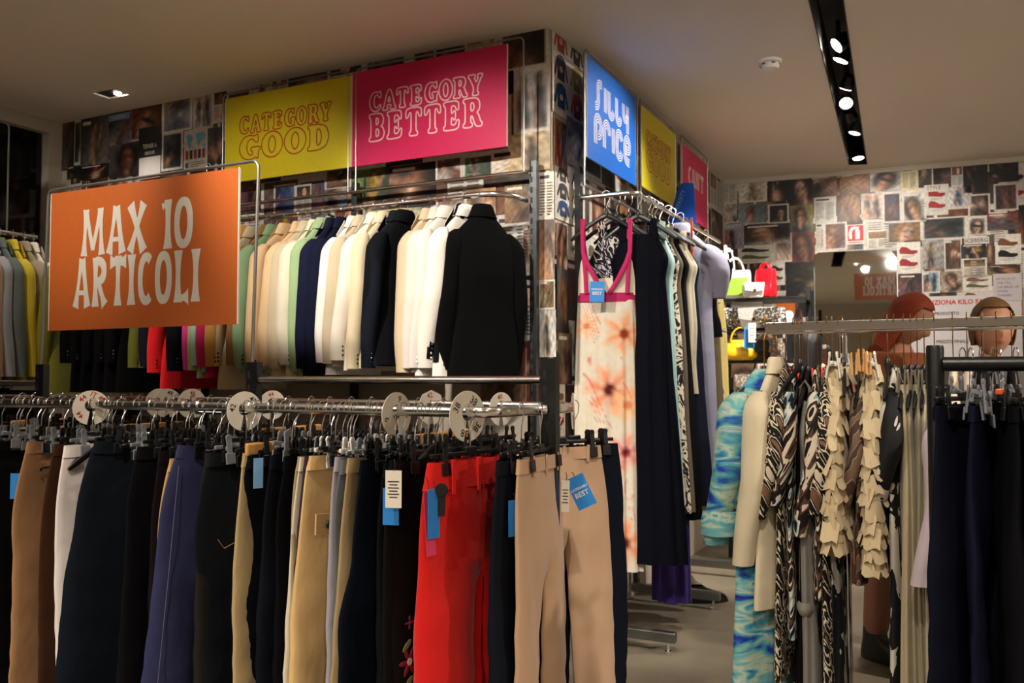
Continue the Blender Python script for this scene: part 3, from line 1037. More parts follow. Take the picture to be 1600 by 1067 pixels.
def track_head(px, py, target, energy, on=True, label='', size=60, zoff=.02):
    p = hit_z(px, py, HC - .0)
    root = empty('slot_spotlight', (p.x, p.y, HC + zoff), 0, label, 'lamp', 'spotlights in the ceiling slot')
    v = (Vector(target) - root.location).normalized()
    q = Vector((0, 0, 1)).rotation_difference(v)
    mb = MB().lathe([(.02, -.07), (.036, -.06), (.044, .0), (.046, .01), (.042, .012)], 16)
    mb.v = [tuple(q @ Vector(a)) for a in mb.v]
    mb.build('housing', BLKMETAL, root)
    ml = MB().lathe([(.04, .0125), (.036, .015), (.0, .016)], 16)
    ml.v = [tuple(q @ Vector(a)) for a in ml.v]
    ml.build('lens', LENS if on else LENSOFF, root)
    MB().box((0, 0, .07), (.02, .04, .1)).build('bracket', BLKMETAL, root, False)
    if on and energy:
        spot(root, root.location + v * .05, target, energy, size)
    return root


track_head(1310, 75, (-1.72, 4.2, 2.0), 120, True, 'large bright spotlight nearest the camera in the ceiling slot', 75)
track_head(1315, 97, (-1.3, 5.0, 1.4), 150, True, 'half-turned spotlight just behind the largest bright one in the ceiling slot', 75)
track_head(1323, 140, (-1.15, 6.15, 1.65), 420, True, 'third lit spotlight in the slot, turned towards the dresses', 70)
track_head(1322, 165, (-.4, 3.6, 1.0), 0, False, 'unlit-looking ringed spotlight in the middle of the ceiling slot', 70)
track_head(1330, 188, (-.3, 7.6, 1.9), 110, True, 'lit spotlight beside the crossed brackets in the ceiling slot', 80)
track_head(1336, 210, (-1.0, 6.4, 1.6), 150, False, 'dim clip-on spotlight below the lit one in the ceiling slot', 60)
track_head(1341, 249, (-.45, 7.0, .8), 40, True, 'farthest round spotlight at the end of the ceiling slot', 80)


def down_light(x, y, target, energy, label, size=80, frame=(.19, .13), bulb=(.03, .02), soft=.05):
    root = empty('square_downlight', (x, y, HC), 0, label, 'lamp', 'recessed square ceiling lights')
    a, b = frame[0] / 2, frame[1] / 2
    f = MB()
    f.box((-a, 0, -.006), (.014, frame[1] + .014, .012)).box((a, 0, -.006), (.014, frame[1] + .014, .012)).box((0, -b, -.006), (frame[0] - .014, .014, .012)).box((0, b, -.006), (frame[0] - .014, .014, .012))
    f.build('frame', WHITEP, root, False)
    MB().box((0, 0, -.002), (frame[0] - .014, frame[1] - .014, .003)).build('recess_shade_plate', BLKIN, root, False)  # flat dark plate stands in for the shade inside the hollow
    MB().lathe([(.018, -.003), (.022, -.008), (.012, -.014), (.0, -.015)], 12, (bulb[0], bulb[1], 0)).build('bulb', LENS, root)
    spot(root, (x, y, HC - .04), target, energy, size, .7, soft)
    return root


down_light(-4.445, 3.55, (-4.4, 3.3, 0), 25, 'small square recessed ceiling light with white rim near the window', 110)
down_light(-2.2, 1.55, (-2.1, 3.6, 1.75), 260, 'square ceiling light aimed at the white jackets', 58)
down_light(-3.3, 1.45, (-3.4, 3.6, 1.75), 130, 'square ceiling light aimed at the pale green jackets', 58)
down_light(-1.75, .75, (-1.5, 2.25, .8), 150, 'square ceiling light over the red trousers', 75)
down_light(-2.9, .6, (-3.0, 2.3, .6), 80, 'square ceiling light over the orange sign', 80)
down_light(-.1, 1.3, (-.45, 3.4, 1.0), 130, 'square ceiling light over the chrome rail', 65)
down_light(-4.3, 1.6, (-4.9, 3.2, 1.6), 60, 'square ceiling light over the coats by the window', 80)
down_light(-1.0, 2.0, (-1.55, 4.2, 1.3), 110, 'square ceiling light aimed at the flowered dress', 55)
down_light(1.6, -1.6, (1.6, -1.6, 0), 560, 'added square fill light far behind the camera on the right', 150)  # this and the next three: unseen fill lamps added to lift the ceiling
down_light(-1.2, -2.0, (-1.2, -2.0, 0), 560, 'added square fill light far behind the camera in the middle', 150)
down_light(-3.8, -1.4, (-3.8, -1.4, 0), 420, 'added square fill light far behind the camera by the window', 150)
down_light(2.6, 3.2, (2.6, 3.2, 0), 520, 'added square fill light over the floor right of the black rack', 150)
down_light(.4, 1.6, (.3, 7.6, 1.9), 170, 'square ceiling light aimed at the back wall', 60)
down_light(.45, 3.9, (.12, 2.35, 2.45), 40, 'added square fill light aimed at the mirrored orange sign', 70)  # unseen lamp added so the sign shows up in the mirror
down_light(.1, .9, (.0, 4.0, 1.5), 90, 'added square fill light aimed at the shoppers', 40)  # unseen lamp added to brighten the faces behind the rail
# smoke detector
p = hit_z(1203, 95, HC)
sd = empty('smoke_detector', p, 0, 'round white smoke detector on the ceiling', 'smoke detector')
MB().lathe([(.062, 0), (.062, -.014), (.05, -.02), (.05, -.03), (.042, -.045), (.02, -.048)], 20).build('body', WHITEP, sd)
for k in range(6):
    a = k * math.pi / 3
    MB().box((.0505 * math.cos(a), .0505 * math.sin(a), -.025), (.004, .02, .006), rz=a).build('vent', BLACKP, sd, False)

# ------------------------------------------------------------------ hanging card signs
HOOKM = ROD


def sign(name, label, loc, rz, wd, ht, col, draw, rods=True, frame=None, fgroup=None, edge=(225, 215, 200), hooks=(.28, .28)):
    root = empty(name, loc, rz, label, 'sign', 'hanging card signs')
    S = Flat(wd, ht, .008, col)
    draw(S)
    S.build('panel', SIGNPRINT, root)
    em = solid('card_edge', edge, .7, 0, .04)
    MB().box((wd / 2 + .0015, .004, 0), (.003, .0085, ht)).box((-wd / 2 - .0015, .004, 0), (.003, .0085, ht)).build('card_edge', em, root, False)
    for k, sx in enumerate((-1, 1)):
        x = sx * (wd / 2 - hooks[k] * wd * .5)
        pts = [(x, .004, ht / 2 - .012), (x - .006, .004, ht / 2 + .004)] + [(x + .012 * math.cos(a), .004, ht / 2 + .022 + .012 * math.sin(a)) for a in [math.radians(200 - 40 * i) for i in range(7)]]
        MB().tube(pts, .002, 5).build('hook', HOOKM, root)
    return root


def rod_frame(label, loc, rz, x0, x1, z0, z1, r=.005, cat='sign frame', lean=0.0):
    root = empty('sign_frame', loc, rz, label, cat, 'wire sign frames')
    R = .03
    pts = [(x0 - lean, 0, z0)] + [(x0 + R - R * math.cos(a), 0, z1 - R + R * math.sin(a)) for a in [math.pi / 2 * i / 5 for i in range(6)]]
    pts += [(x1 - R + R * math.sin(a), 0, z1 - R + R * math.cos(a)) for a in [math.pi / 2 * i / 5 for i in range(6)]] + [(x1 - lean, 0, z0)]
    MB().tube(pts[:7], r, 8).build('upright', ROD, root)
    MB().tube(pts[5:9], r, 8).build('top_rod', ROD, root)
    MB().tube(pts[7:], r, 8).build('upright', ROD, root)
    return root


WHT = (184, 177, 166)


def draw_max(S, k=1.0):
    flare_line(S, 'MAX 10', S.w * .61, S.h * .33, -S.w * .012, S.h * .185, WHT)
    flare_line(S, 'ARTICOLI', S.w * .69, S.h * .345, -S.w * .012, -S.h * .17, WHT)


def two_slab(t1, t2, col, lw):
    def f(S):
        slab_line(S, t1, S.w * .74, S.h * .21, -S.w * .01, S.h * .15, col, lw)
        slab_line(S, t2, S.w * .74, S.h * .29, -S.w * .01, -S.h * .12, col, lw)
    return f


GY = 2.51
sign('orange_sign', 'large orange sign reading MAX 10 ARTICOLI in white letters', (-2.963, GY - .004, 1.803), 0, 1.085, .60, (160, 80, 33), draw_max, hooks=(.42, .3))
rod_frame('steel wire frame standing on the trouser rack and holding the orange sign', (0, GY, 0), 0, -3.53, -2.325, 1.36, 2.12, .0065, lean=.02)
YS = 3.72
sign('yellow_sign', 'yellow sign reading CATEGORY GOOD above the jackets, left of the pink one', (-3.255, YS, 2.655), 0, .885, .49, (206, 190, 24), two_slab('CATEGORY', 'GOOD', (168, 56, 24), .0075))
sign('pink_sign', 'deep pink sign reading CATEGORY BETTER above the white jackets', (-2.345, YS, 2.66), 0, .915, .50, (196, 30, 84), two_slab('CATEGORY', 'BETTER', (226, 186, 184), .0075))
rod_frame('steel wire frame behind the yellow sign above the jackets', (0, YS + .004, 0), 0, -3.72, -2.83, 2.28, 2.93, .005)
rod_frame('steel wire frame of the pink sign, its end standing clear near the corner', (0, YS + .004, 0), 0, -2.78, -1.80, 2.28, 2.93, .005)
XS = -1.58


def draw_silly(S):
    stripe_line(S, 'silly', S.w * .70, S.h * .25, .0, S.h * .19, (222, 220, 230))
    stripe_line(S, 'price', S.w * .76, S.h * .26, .0, -S.h * .17, (222, 220, 230))


sign('blue_sign', 'bright blue sign reading SILLY PRICE in striped letters over the dresses', (XS, 4.36, 2.64), math.pi / 2, .75, .51, (10, 100, 200), draw_silly)
sign('small_yellow_sign', 'yellow CATEGORY GOOD sign in the aisle between blue and pink signs', (XS, 5.19, 2.645), math.pi / 2, .69, .475, (206, 190, 24), two_slab('CATEGORY', 'GOOD', (168, 56, 24), .0075))


def draw_cant(S):
    flare_line(S, "CAN'T", S.w * .62, S.h * .26, S.w * .03, S.h * .12, (230, 214, 210))


sign('small_pink_sign', "pink aisle sign reading CAN'T at the far end over the dresses", (XS, 6.04, 2.63), math.pi / 2, .67, .475, (206, 40, 92), draw_cant)
for lb, a, b in (('steel wire frame carrying the blue sign over the dresses', 3.96, 4.77), ('steel wire frame carrying the yellow aisle sign', 4.83, 5.56), ('steel wire frame carrying the pink aisle sign', 5.68, 6.4)):
    rod_frame(lb, (XS - .004, 0, 0), math.pi / 2, a, b, 2.24, 2.92, .005)
sign('dark_pink_sign', 'deep pink sign at the left edge by the dark window', (-4.95, 2.76, 2.46), math.pi / 2, .8, .5, (150, 26, 62), lambda S: None)
rod_frame('steel wire frame of the pink sign by the dark window', (-4.954, 0, 0), math.pi / 2, 2.3, 3.26, 2.16, 2.8, .005)
# second orange sign, seen in the mirror only
sign('orange_sign', 'orange MAX 10 ARTICOLI sign seen reversed in the wall mirror', (.12, 2.35, 2.55), math.pi, .64, .36, (160, 80, 33), draw_max)
for sx in (-.2, .2):
    tag(MB().tube([(.12 + sx, 2.346, 2.74), (.12 + sx, 2.346, HC)], .002, 5).build('hanging_wire', ROD), 'thin steel wire holding up the mirrored orange sign', 'wire', 'sign wires')

# ------------------------------------------------------------------ racks
def slot_post(name, parent, x, y, z0, z1, wx=.052, wy=.03, m=POSTM, slots=True, face='-y', step=.05):
    """square steel upright with a column of punched slots"""
    MB().box((x, y, (z0 + z1) / 2), (wx, wy, z1 - z0)).build(name, m, parent, False)
    if slots:
        s = MB()
        z = z0 + .03
        while z < z1 - .02:
            if face == '-y':
                s.box((x - wx * .22, y - wy / 2 - .0006, z), (.012, .0012, .028))
            else:
                s.box((x + wx / 2 + .0006, y, z), (.0012, .012, .028))
            z += step
        s.build('slot_column', BLKIN, parent, False)['kind'] = 'stuff'


gond = empty('trouser_rack', (-2.3, GY, 0), 0, 'long double-sided chrome rack carrying two rows of trousers', 'clothes rack')
G = Vector((2.3, -GY, 0))
PX = [-1.122, -2.335, -3.545]
for x in PX:
    slot_post('upright', gond, x + 2.3, 0, 0.03, 1.358 if x < -1.2 else 1.36)
    MB().box((x + 2.3, 0, .02), (.06, .9, .035), bev=.006).build('foot', CHROME_D, gond, False)
for a, b in ((PX[1], PX[0]), (PX[2], PX[1])):
    if b > -2:
        MB().tube([(a + 2.33, 0, 1.292), (b + 2.27, 0, 1.292)], .0135, 10).build('top_bar', CHROME, gond)
MB().tube([(PX[2] - .9 + 2.3, 0, 1.275), (PX[2] + 2.27, 0, 1.275)], .0135, 10).build('top_bar', CHROME, gond)
RF, RB, RZ = GY - .28, GY + .28, 1.2   # front and back rails


def flat_rail(parent, name, pts, hz=.016, hy=.0075):
    """chrome oval tube on edge"""
    MB().tube(pts, hz, 12, hy / hz).build(name, CHROME, parent)


R_ = .06
for sgn in (-1, 1):
    yy = sgn * .28
    xe = PX[0] + 2.3
    xr_ = xe - .03 if sgn < 0 else xe + .0
    corner = [(xr_ - R_ + R_ * math.sin(a) - .02, yy - sgn * (R_ - R_ * math.cos(a)), RZ) for a in [math.pi / 2 * i / 6 for i in range(7)]]
    flat_rail(gond, 'rail', [(PX[2] - .95 + 2.3, yy, RZ)] + corner[:1])
    flat_rail(gond, 'rail_arm', corner + [(xr_ - .005, sgn * .06, RZ), (xe - .005, sgn * .018, RZ)])
    for x in PX[1:]:
        MB().tube([(x + 2.3, sgn * .02, RZ - .03), (x + 2.3, yy, RZ - .018)], .008, 8).build('bracket', CHROME_D, gond)

# wall rack for the jackets
wrk = empty('jacket_rack', (-3.0, YA - .06, 0), 0, 'chrome wall rack of slotted uprights and rails carrying the jackets', 'clothes rack')
W0 = Vector((3.0, -(YA - .06), 0))
for x in (-1.775, -2.83, -3.9, -4.9):
    slot_post('upright', wrk, x + 3.0, 0, .02, 2.34, .035, .03, POSTM, True, '-y')
MB().tube([(-4.9 + 3, -.03, 2.285), (-1.79 + 3, -.03, 2.285)], .011, 10).build('back_bar', CHROME, wrk)
RW = 3.55
yj = RW - (YA - .06)
arcw = [(-1.95 + 3 + .14 * math.sin(a), yj + .14 * (1 - math.cos(a)), 2.15) for a in [math.pi / 2 * i / 6 for i in range(7)]]
flat_rail(wrk, 'rail', [(-4.72 + 3, yj, 2.15)] + arcw + [(-1.81 + 3, -.015, 2.15)], .014, .009)
for x in (-2.83, -3.9):
    MB().tube([(x + 3, -.02, 2.11), (x + 3, yj, 2.134)], .008, 8).build('bracket', CHROME_D, wrk)
sh = empty('wall_shelf', (-4.28, YA - .17, 1.15), 0, 'dark low wall shelf behind the trouser rack, left of the jackets', 'shelf')
MB().box((0, 0, 0), (.5, .3, .025), bev=.003).build('board', BLKMETAL, sh, False)
for sx in (-.2, .2):
    MB().prism([(0, 0), (0, -.12), (.012, -.12), (.012, 0)], -.05, .14).build('bracket', BLKMETAL, sh, False).location = (sx, 0, -.013)
bx_ = empty('cardboard_box', (-4.3, YA - .18, 1.163), .1, 'pale yellow cardboard box on the dark wall shelf', 'box')
YB = solid('pale_yellow_card', (198, 184, 128), .7, 0, .06, 10)
MB().box((0, 0, .05), (.24, .2, .1), bev=.003).build('carton', YB, bx_, False)
MB().box((0, 0, .108), (.25, .21, .016), bev=.003).build('lid', YB, bx_, False)

# rack along the window, with coats
wnr = empty('coat_rack', (-4.95, 2.75, 0), 0, 'chrome rail rack with coats standing by the dark window', 'clothes rack')
for y in (1.9, 3.3):
    slot_post('upright', wnr, -.28, y - 2.75, .02, 2.25, .04, .03, CHROME_D, False)
    MB().tube([(-.27, y - 2.75, 2.12), (0, y - 2.75, 2.134)], .008, 8).build('bracket', CHROME_D, wnr)
flat_rail(wnr, 'rail', [(0, -.95, 2.15), (0, .7, 2.15)], .014, .009)

# aisle rack with the long dresses
ais = empty('dress_rack', (-1.66, 5.4, 0), 0, 'chrome aisle rack of long dresses with flat floor feet', 'clothes rack')
for y in (4.12, 5.0, 5.85):
    slot_post('upright', ais, -.02, y - 5.4, .08, 2.375, .03, .04, POSTM, True, '+x')
    MB().box((.22, y - 5.4 - .03, .075), (.52, .04, .05), bev=.006).build('foot', CHROME_D, ais, False)
    MB().lathe([(.018, .0), (.018, .012), (.008, .014), (.008, .05)], 10, (.44, y - 5.4 - .03, 0)).build('leveller', CHROME, ais)
XR = -1.38
RD = 2.215
arcd = [(.28 - .05 + .05 * math.sin(a), -1.28 + .05 - .05 * math.cos(a), RD) for a in [math.pi / 2 * i / 5 for i in range(6)]]
flat_rail(ais, 'rail', [(-.01, -1.28, RD)] + arcd + [(.28, .5, RD)], .012, .008)
for y in (5.0, 5.85):
    MB().tube([(-.01, y - 5.4, RD - .02), (.28, y - 5.4, RD - .014)], .007, 8).build('bracket', CHROME_D, ais)
MB().tube([(.0, -1.25, 2.29), (.0, .45, 2.29)], .009, 8).build('back_bar', CHROME, ais)

# chrome rack on the right
RR, RRZ = 3.38, 1.49
chr_ = empty('chrome_garment_rack', (0.2, RR, 0), 0, 'free-standing chrome rack with a flat bright rail of blouses', 'clothes rack')
MB().box((.30, 0, RRZ), (2.25, .012, .034), bev=.002).build('rail', CHROME, chr_, False)
MB().tube([(-.86, 0, RRZ - .05), (-.835, 0, RRZ - .024), (1.4, 0, RRZ - .024)], .005, 6).build('rail_wire', CHROME, chr_)
for x in (-.56, 1.3):
    MB().tube([(x, .14, .03), (x, .14, RRZ - .03)], .015, 10).build('upright', CHROME, chr_)
    MB().tube([(x, .14, RRZ - .03), (x, .0, RRZ - .018)], .012, 8).build('arm', CHROME, chr_)
    MB().box((x, .14, .02), (.05, .8, .03), bev=.005).build('foot', CHROME_D, chr_, False)

# black rack, far right
KY = 2.774
blk = empty('black_pipe_rack', (-.04, KY, 0), 0, 'black painted pipe rack with dark clothes at the right edge', 'clothes rack')
MB().lathe([(.0235, .0), (.0235, 1.385), (.021, 1.392), (.0, 1.392)], 16).build('upright', BLKMETAL, blk)
MB().tube([(.02, 0, 1.338), (1.5, 0, 1.338)], .021, 14).build('rail', BLKMETAL, blk)
MB().lathe([(.0235, .0), (.0235, 1.39), (.0, 1.392)], 16, (1.5, 0, 0)).build('upright', BLKMETAL, blk)
for x in (0, 1.5):
    MB().box((x, 0, .012), (.06, .5, .02), bev=.004).build('foot', BLKMETAL, blk, False)


# ------------------------------------------------------------------ hangers
def hook_path(r=.02, flip=1, low=-.098):
    p = [(0, 0, low), (0, 0, -.06), (flip * .004, 0, -.045), (flip * .018, 0, -.02)]
    p += [(flip * r * math.cos(math.radians(a)), 0, .002 + r * math.sin(math.radians(a))) for a in range(-20, 201, 20)]
    return p


HOOKS = {}


def shared(key, name, fn, parent):
    """first call builds the mesh, later calls share it"""
    if key not in HOOKS:
        o = fn()
        HOOKS[key] = o.data
        o.parent = parent
        return o
    o = bpy.data.objects.new(name, HOOKS[key])
    return link(o, parent)


def coat_arms(hw=.185, drop=.12, t=.009, hgt=.0135):
    mb = MB()
    pts, rr = [], []
    for i in range(13):
        s = -1 + i / 6
        pts.append((s * hw, .008 * s * s, -.102 - drop * abs(s) ** 1.2))
        rr.append(hgt * (.85 if abs(s) < .9 else .55) * (1.25 if abs(s) < .2 else 1))
    return mb.tube(pts, rr, 8, t / hgt)


GOLD = solid('brass_hook', (196, 150, 70), 0.2, 1, .05)


def hanger(kind, loc, rz, label, group, col=None, tilt=0.0, hk=None, drop=0.0):
    """hook sits over the rail at the origin; the bar hangs below, wide along local x"""
    root = empty({'clip': 'clip_hanger', 'coat': 'coat_hanger', 'wood': 'wooden_hanger', 'clear': 'clip_hanger', 'white': 'clip_hanger'}[kind], loc, rz, label, 'hanger', group)
    root.rotation_euler = (0, tilt, rz)
    shared(('hook', hk, kind == 'coat', drop), 'hook', lambda: MB().tube(hook_path(low=(-.098 if kind == 'coat' else -.118) - drop), .0019, 6).build('hook', hk or CHROME), root)
    if kind == 'coat':
        m = col or BLACKP
        shared(('coat', m.name), 'arms', lambda: coat_arms().build('arms', m), root)
        shared(('neck', m.name), 'hook_socket', lambda: MB().lathe([(.008, -.115), (.012, -.1), (.011, -.08), (.006, -.07)], 10).build('hook_socket', m), root)
    elif kind == 'wood':
        shared('woodarm', 'arms', lambda: MB().box((0, 0, -.12), (.40, .014, .04), bev=.006).build('arms', WOOD, None, False), root)
        for s in (-1, 1):
            o = shared('clip', 'clip', lambda: clip_mesh().build('clip', BLACKP, None, False), root)
            o.location = (s * .13, 0, -.137)
    else:
        m = {'clip': BLACKP, 'clear': GREYP, 'white': WHITEP}[kind]
        shared(('bar', kind), 'bar', lambda: MB().box((0, 0, -.12), (.34, .010, .013), bev=.003).box((0, 0, -.114), (.05, .014, .026), bev=.004).build('bar', m, None, False), root)
        for s in (-1, 1):
            o = shared(('clip', kind), 'clip', lambda: clip_mesh().build('clip', m, None, False), root)
            o.location = (s * .125, 0, -.137)
    if drop:
        for ch in root.children:
            if not ch.name.startswith('hook') or ch.name.startswith('hook_socket'):
                ch.location.z -= drop
    return root


def clip_mesh():
    mb = MB()
    for s in (-1, 1):
        mb.box((0, s * .0215, -.02), (.036, .006, .036), rx=s * .1, bev=.002)
        mb.box((0, s * .015, .02), (.02, .005, .056), rx=s * .12, bev=.002)
        mb.lathe([(.011, -.003), (.011, .003)], 10, (0, s * .012, .046), 'Y')
    mb.box((0, 0, .012), (.02, .026, .014), bev=.002)
    return mb


# ------------------------------------------------------------------ garment surfaces
def wob(rs, n=4):
    """smooth pseudo-random function of (x, z)"""
    T = [(rs.uniform(4, 16), rs.uniform(1, 7), rs.uniform(0, 6.28), rs.uniform(.4, 1)) for _ in range(n)]
    s = sum(t[3] for t in T)

    def f(x, z):
        return sum(t[3] * np.sin(t[0] * x + t[1] * z + t[2]) for t in T) / s
    return f


def shell(levels, n=28, m=26, p=2.3, fold=0.0, fk=14.0, rad=0.0, rk=9, seed=0, wav=0.004, captop=False, zfold=None):
    """closed tube of horizontal rings through (z, a, b, cx, cy); fold = parallel drape waves, rad = radial pleats growing downwards"""
    rs = random.Random(seed)
    L = np.array([tuple(l) + (0.0,) * (5 - len(l)) for l in levels], float)
    t = np.linspace(0, len(L) - 1, m)
    zz = np.interp(t, range(len(L)), L[:, 0])
    # smooth the profile a little
    z = np.linspace(L[0, 0], L[-1, 0], m) * .5 + zz * .5
    order = np.argsort(L[:, 0])
    g = lambda c: np.interp(z, L[order, 0], L[order, c])
    A, B, CX, CY = g(1), g(2), g(3), g(4)
    for arr in (A, B, CX, CY):
        arr[1:-1] = arr[1:-1] * .5 + (arr[:-2] + arr[2:]) * .25
    th = np.arange(n) * 2 * np.pi / n
    c, s = np.cos(th), np.sin(th)
    ex = 2.0 / p
    ux = np.sign(c) * np.abs(c) ** ex
    uy = np.sign(s) * np.abs(s) ** ex
    ph = rs.uniform(0, 6.28)
    w1, w2 = wob(rs), wob(rs)
    down = np.clip((z[0] - z) / (z[0] - z[-1] + 1e-6), 0, 1)
    V = np.zeros((m, n, 3))
    for i in range(m):
        r = 1 + rad * down[i] ** .7 * (np.sin(rk * th + ph + .8 * math.sin(3 * z[i])) + .5 * np.sin((rk * 2 - 3) * th + 2 * ph))
        x = A[i] * ux * (1 + (r - 1) * .5)
        y = B[i] * uy * r
        zi = z[i]
        y = y + fold * (.25 + down[i]) * np.sin(fk * x / (A[i] + .02) * .5 + ph + 1.7 * zi) + wav * w1(x * 1.0, zi) * 2
        x = x + wav * w2(y * 4, zi)
        V[i, :, 0] = CX[i] + x
        V[i, :, 1] = CY[i] + y
        V[i, :, 2] = zi
    F = []
    for i in range(m - 1):
        for k in range(n):
            k2 = (k + 1) % n
            F.append((i * n + k, (i + 1) * n + k, (i + 1) * n + k2, i * n + k2))
    V = V.reshape(-1, 3)
    if captop:
        F.append(tuple(range(n)))
    return V, F


def trouser_mesh(hw=.19, hip=.225, L=1.02, th=.02, leg=.115, hem=.1, splay=.01, seed=0, fold=.009, lean=0.0, fade=0):
    """waist at z=0; one continuous surface that divides into two legs"""
    rs = random.Random(seed)
    n, mi = 24, 5
    h = n // 2
    zc = -.27
    V = []
    F = []
    zb = np.linspace(0, zc, 9)
    ph, w1 = rs.uniform(0, 6.28), wob(rs)
    for z in zb:
        t = z / zc
        a = hw + (hip - hw) * math.sin(t * math.pi / 2)
        b = th * (.7 + .6 * t)
        for i in range(n):
            f = 2 * math.pi * i / n
            x = a * math.copysign(abs(math.sin(f)) ** .8, math.sin(f))
            V.append([x, b * math.cos(f), z])
    for r in range(8):
        for i in range(n):
            j = (i + 1) % n
            F.append((r * n + i, r * n + j, (r + 1) * n + j, (r + 1) * n + i))
    base = 8 * n
    b0 = th * 1.3
    inner = []
    for k in range(mi):
        inner.append(len(V))
        V.append([0, -b0 + 2 * b0 * (k + 1) / (mi + 1), zc - .006])
    rows = 20
    zl = np.linspace(zc, -L, rows)
    K = h + 1 + mi
    for side in (1, -1):
        ring0 = [base + (i if side > 0 else (n - i) % n) for i in range(h + 1)] + inner
        prev = ring0
        P0 = [V[i][:] for i in ring0]
        al = list(np.linspace(-.45, math.pi + .45, h + 1)) + list(np.linspace(math.pi + .45, 2 * math.pi - .45, mi + 2))[1:-1]
        jit = rs.uniform(-.012, .012)
        for r in range(1, rows):
            z = zl[r]
            t = r / (rows - 1)
            s = min(1, t / .22)
            s = s * s * (3 - 2 * s)
            la = leg + (hem - leg) * t
            cx = side * (leg * 1.0 + .004 + splay * t + jit * t)
            b = th * (1.35 + .35 * math.sin(3 * t + ph))
            cur = []
            for q in range(K):
                ex = cx + side * la * math.copysign(abs(math.sin(al[q])) ** .85, math.sin(al[q]))
                ey = b * math.cos(al[q])
                x = P0[q][0] * (1 - s) + ex * s
                y = P0[q][1] * (1 - s) + ey * s
                cur.append(len(V))
                V.append([x, y, z])
            for q in range(K):
                q2 = (q + 1) % K
                F.append((prev[q], prev[q2], cur[q2], cur[q]))
            prev = cur
    V = np.array(V)
    x, z = V[:, 0].copy(), V[:, 2].copy()
    d = np.clip(-z / L, 0, 1)
    V[:, 1] += fold * (.15 + d) * np.sin(22 * x + ph + 2 * z) + .008 * w1(x * 2, z * 2) * (d > .02) + .0025 * np.sin(60 * z + 9 * x + 3 * np.sin(7 * z)) * np.clip((d - .2) * 3, 0, 1)
    V[:, 0] += lean * d
    V[:, 1] += rs.uniform(-.02, .02) * d
    return V, F


def trousers(loc, rz, label, m, seed=1, group=None, hang='clip', desc=None, tilt=0.0, loops=True, hgroup='hangers on the front trouser rail', detail=True, name='trousers', **kw):
    d0 = desc or label
    col = None
    root = empty(name, loc, rz, label, 'trousers', group)
    root.rotation_euler = (0, tilt, rz)
    root.location = Vector(loc)
    V, F = trouser_mesh(seed=seed, **kw)
    V[:, 2] -= .14
    mesh_ob('body', V, F, m, root, True, True)
    hw, th = kw.get('hw', .19), kw.get('th', .02)
    if detail:
        lv = [(-.136, hw + .002, th * .7 + .0035), (-.157, hw + .0045, th * .74 + .0035), (-.178, hw + .0085, th * .8 + .0035)]
        v2, f2 = shell(lv, 24, 4, 2.5, seed=seed, wav=0.0)
        mesh_ob('waistband', v2, f2, m, root, True, True)
        if loops:
            for x in (-.6, 0, .6):
                for s in (-1, 1):
                    y = s * (th * .78 * math.sqrt(max(0, 1 - abs(x * .95) ** 2.4)) + .006)
                    MB().box((x * hw, y, -.159), (.011, .004, .056), bev=.001).build('belt_loop', m, root, False)
    d0 = d0.split(',')[0]
    if hang:
        hanger(hang, loc, rz, f'{"smoky clear" if hang == "clear" else "wooden" if hang == "wood" else "white" if hang == "white" else "black"} clip hanger of the {d0}', hgroup, tilt=tilt)
    return root


BTN = {}


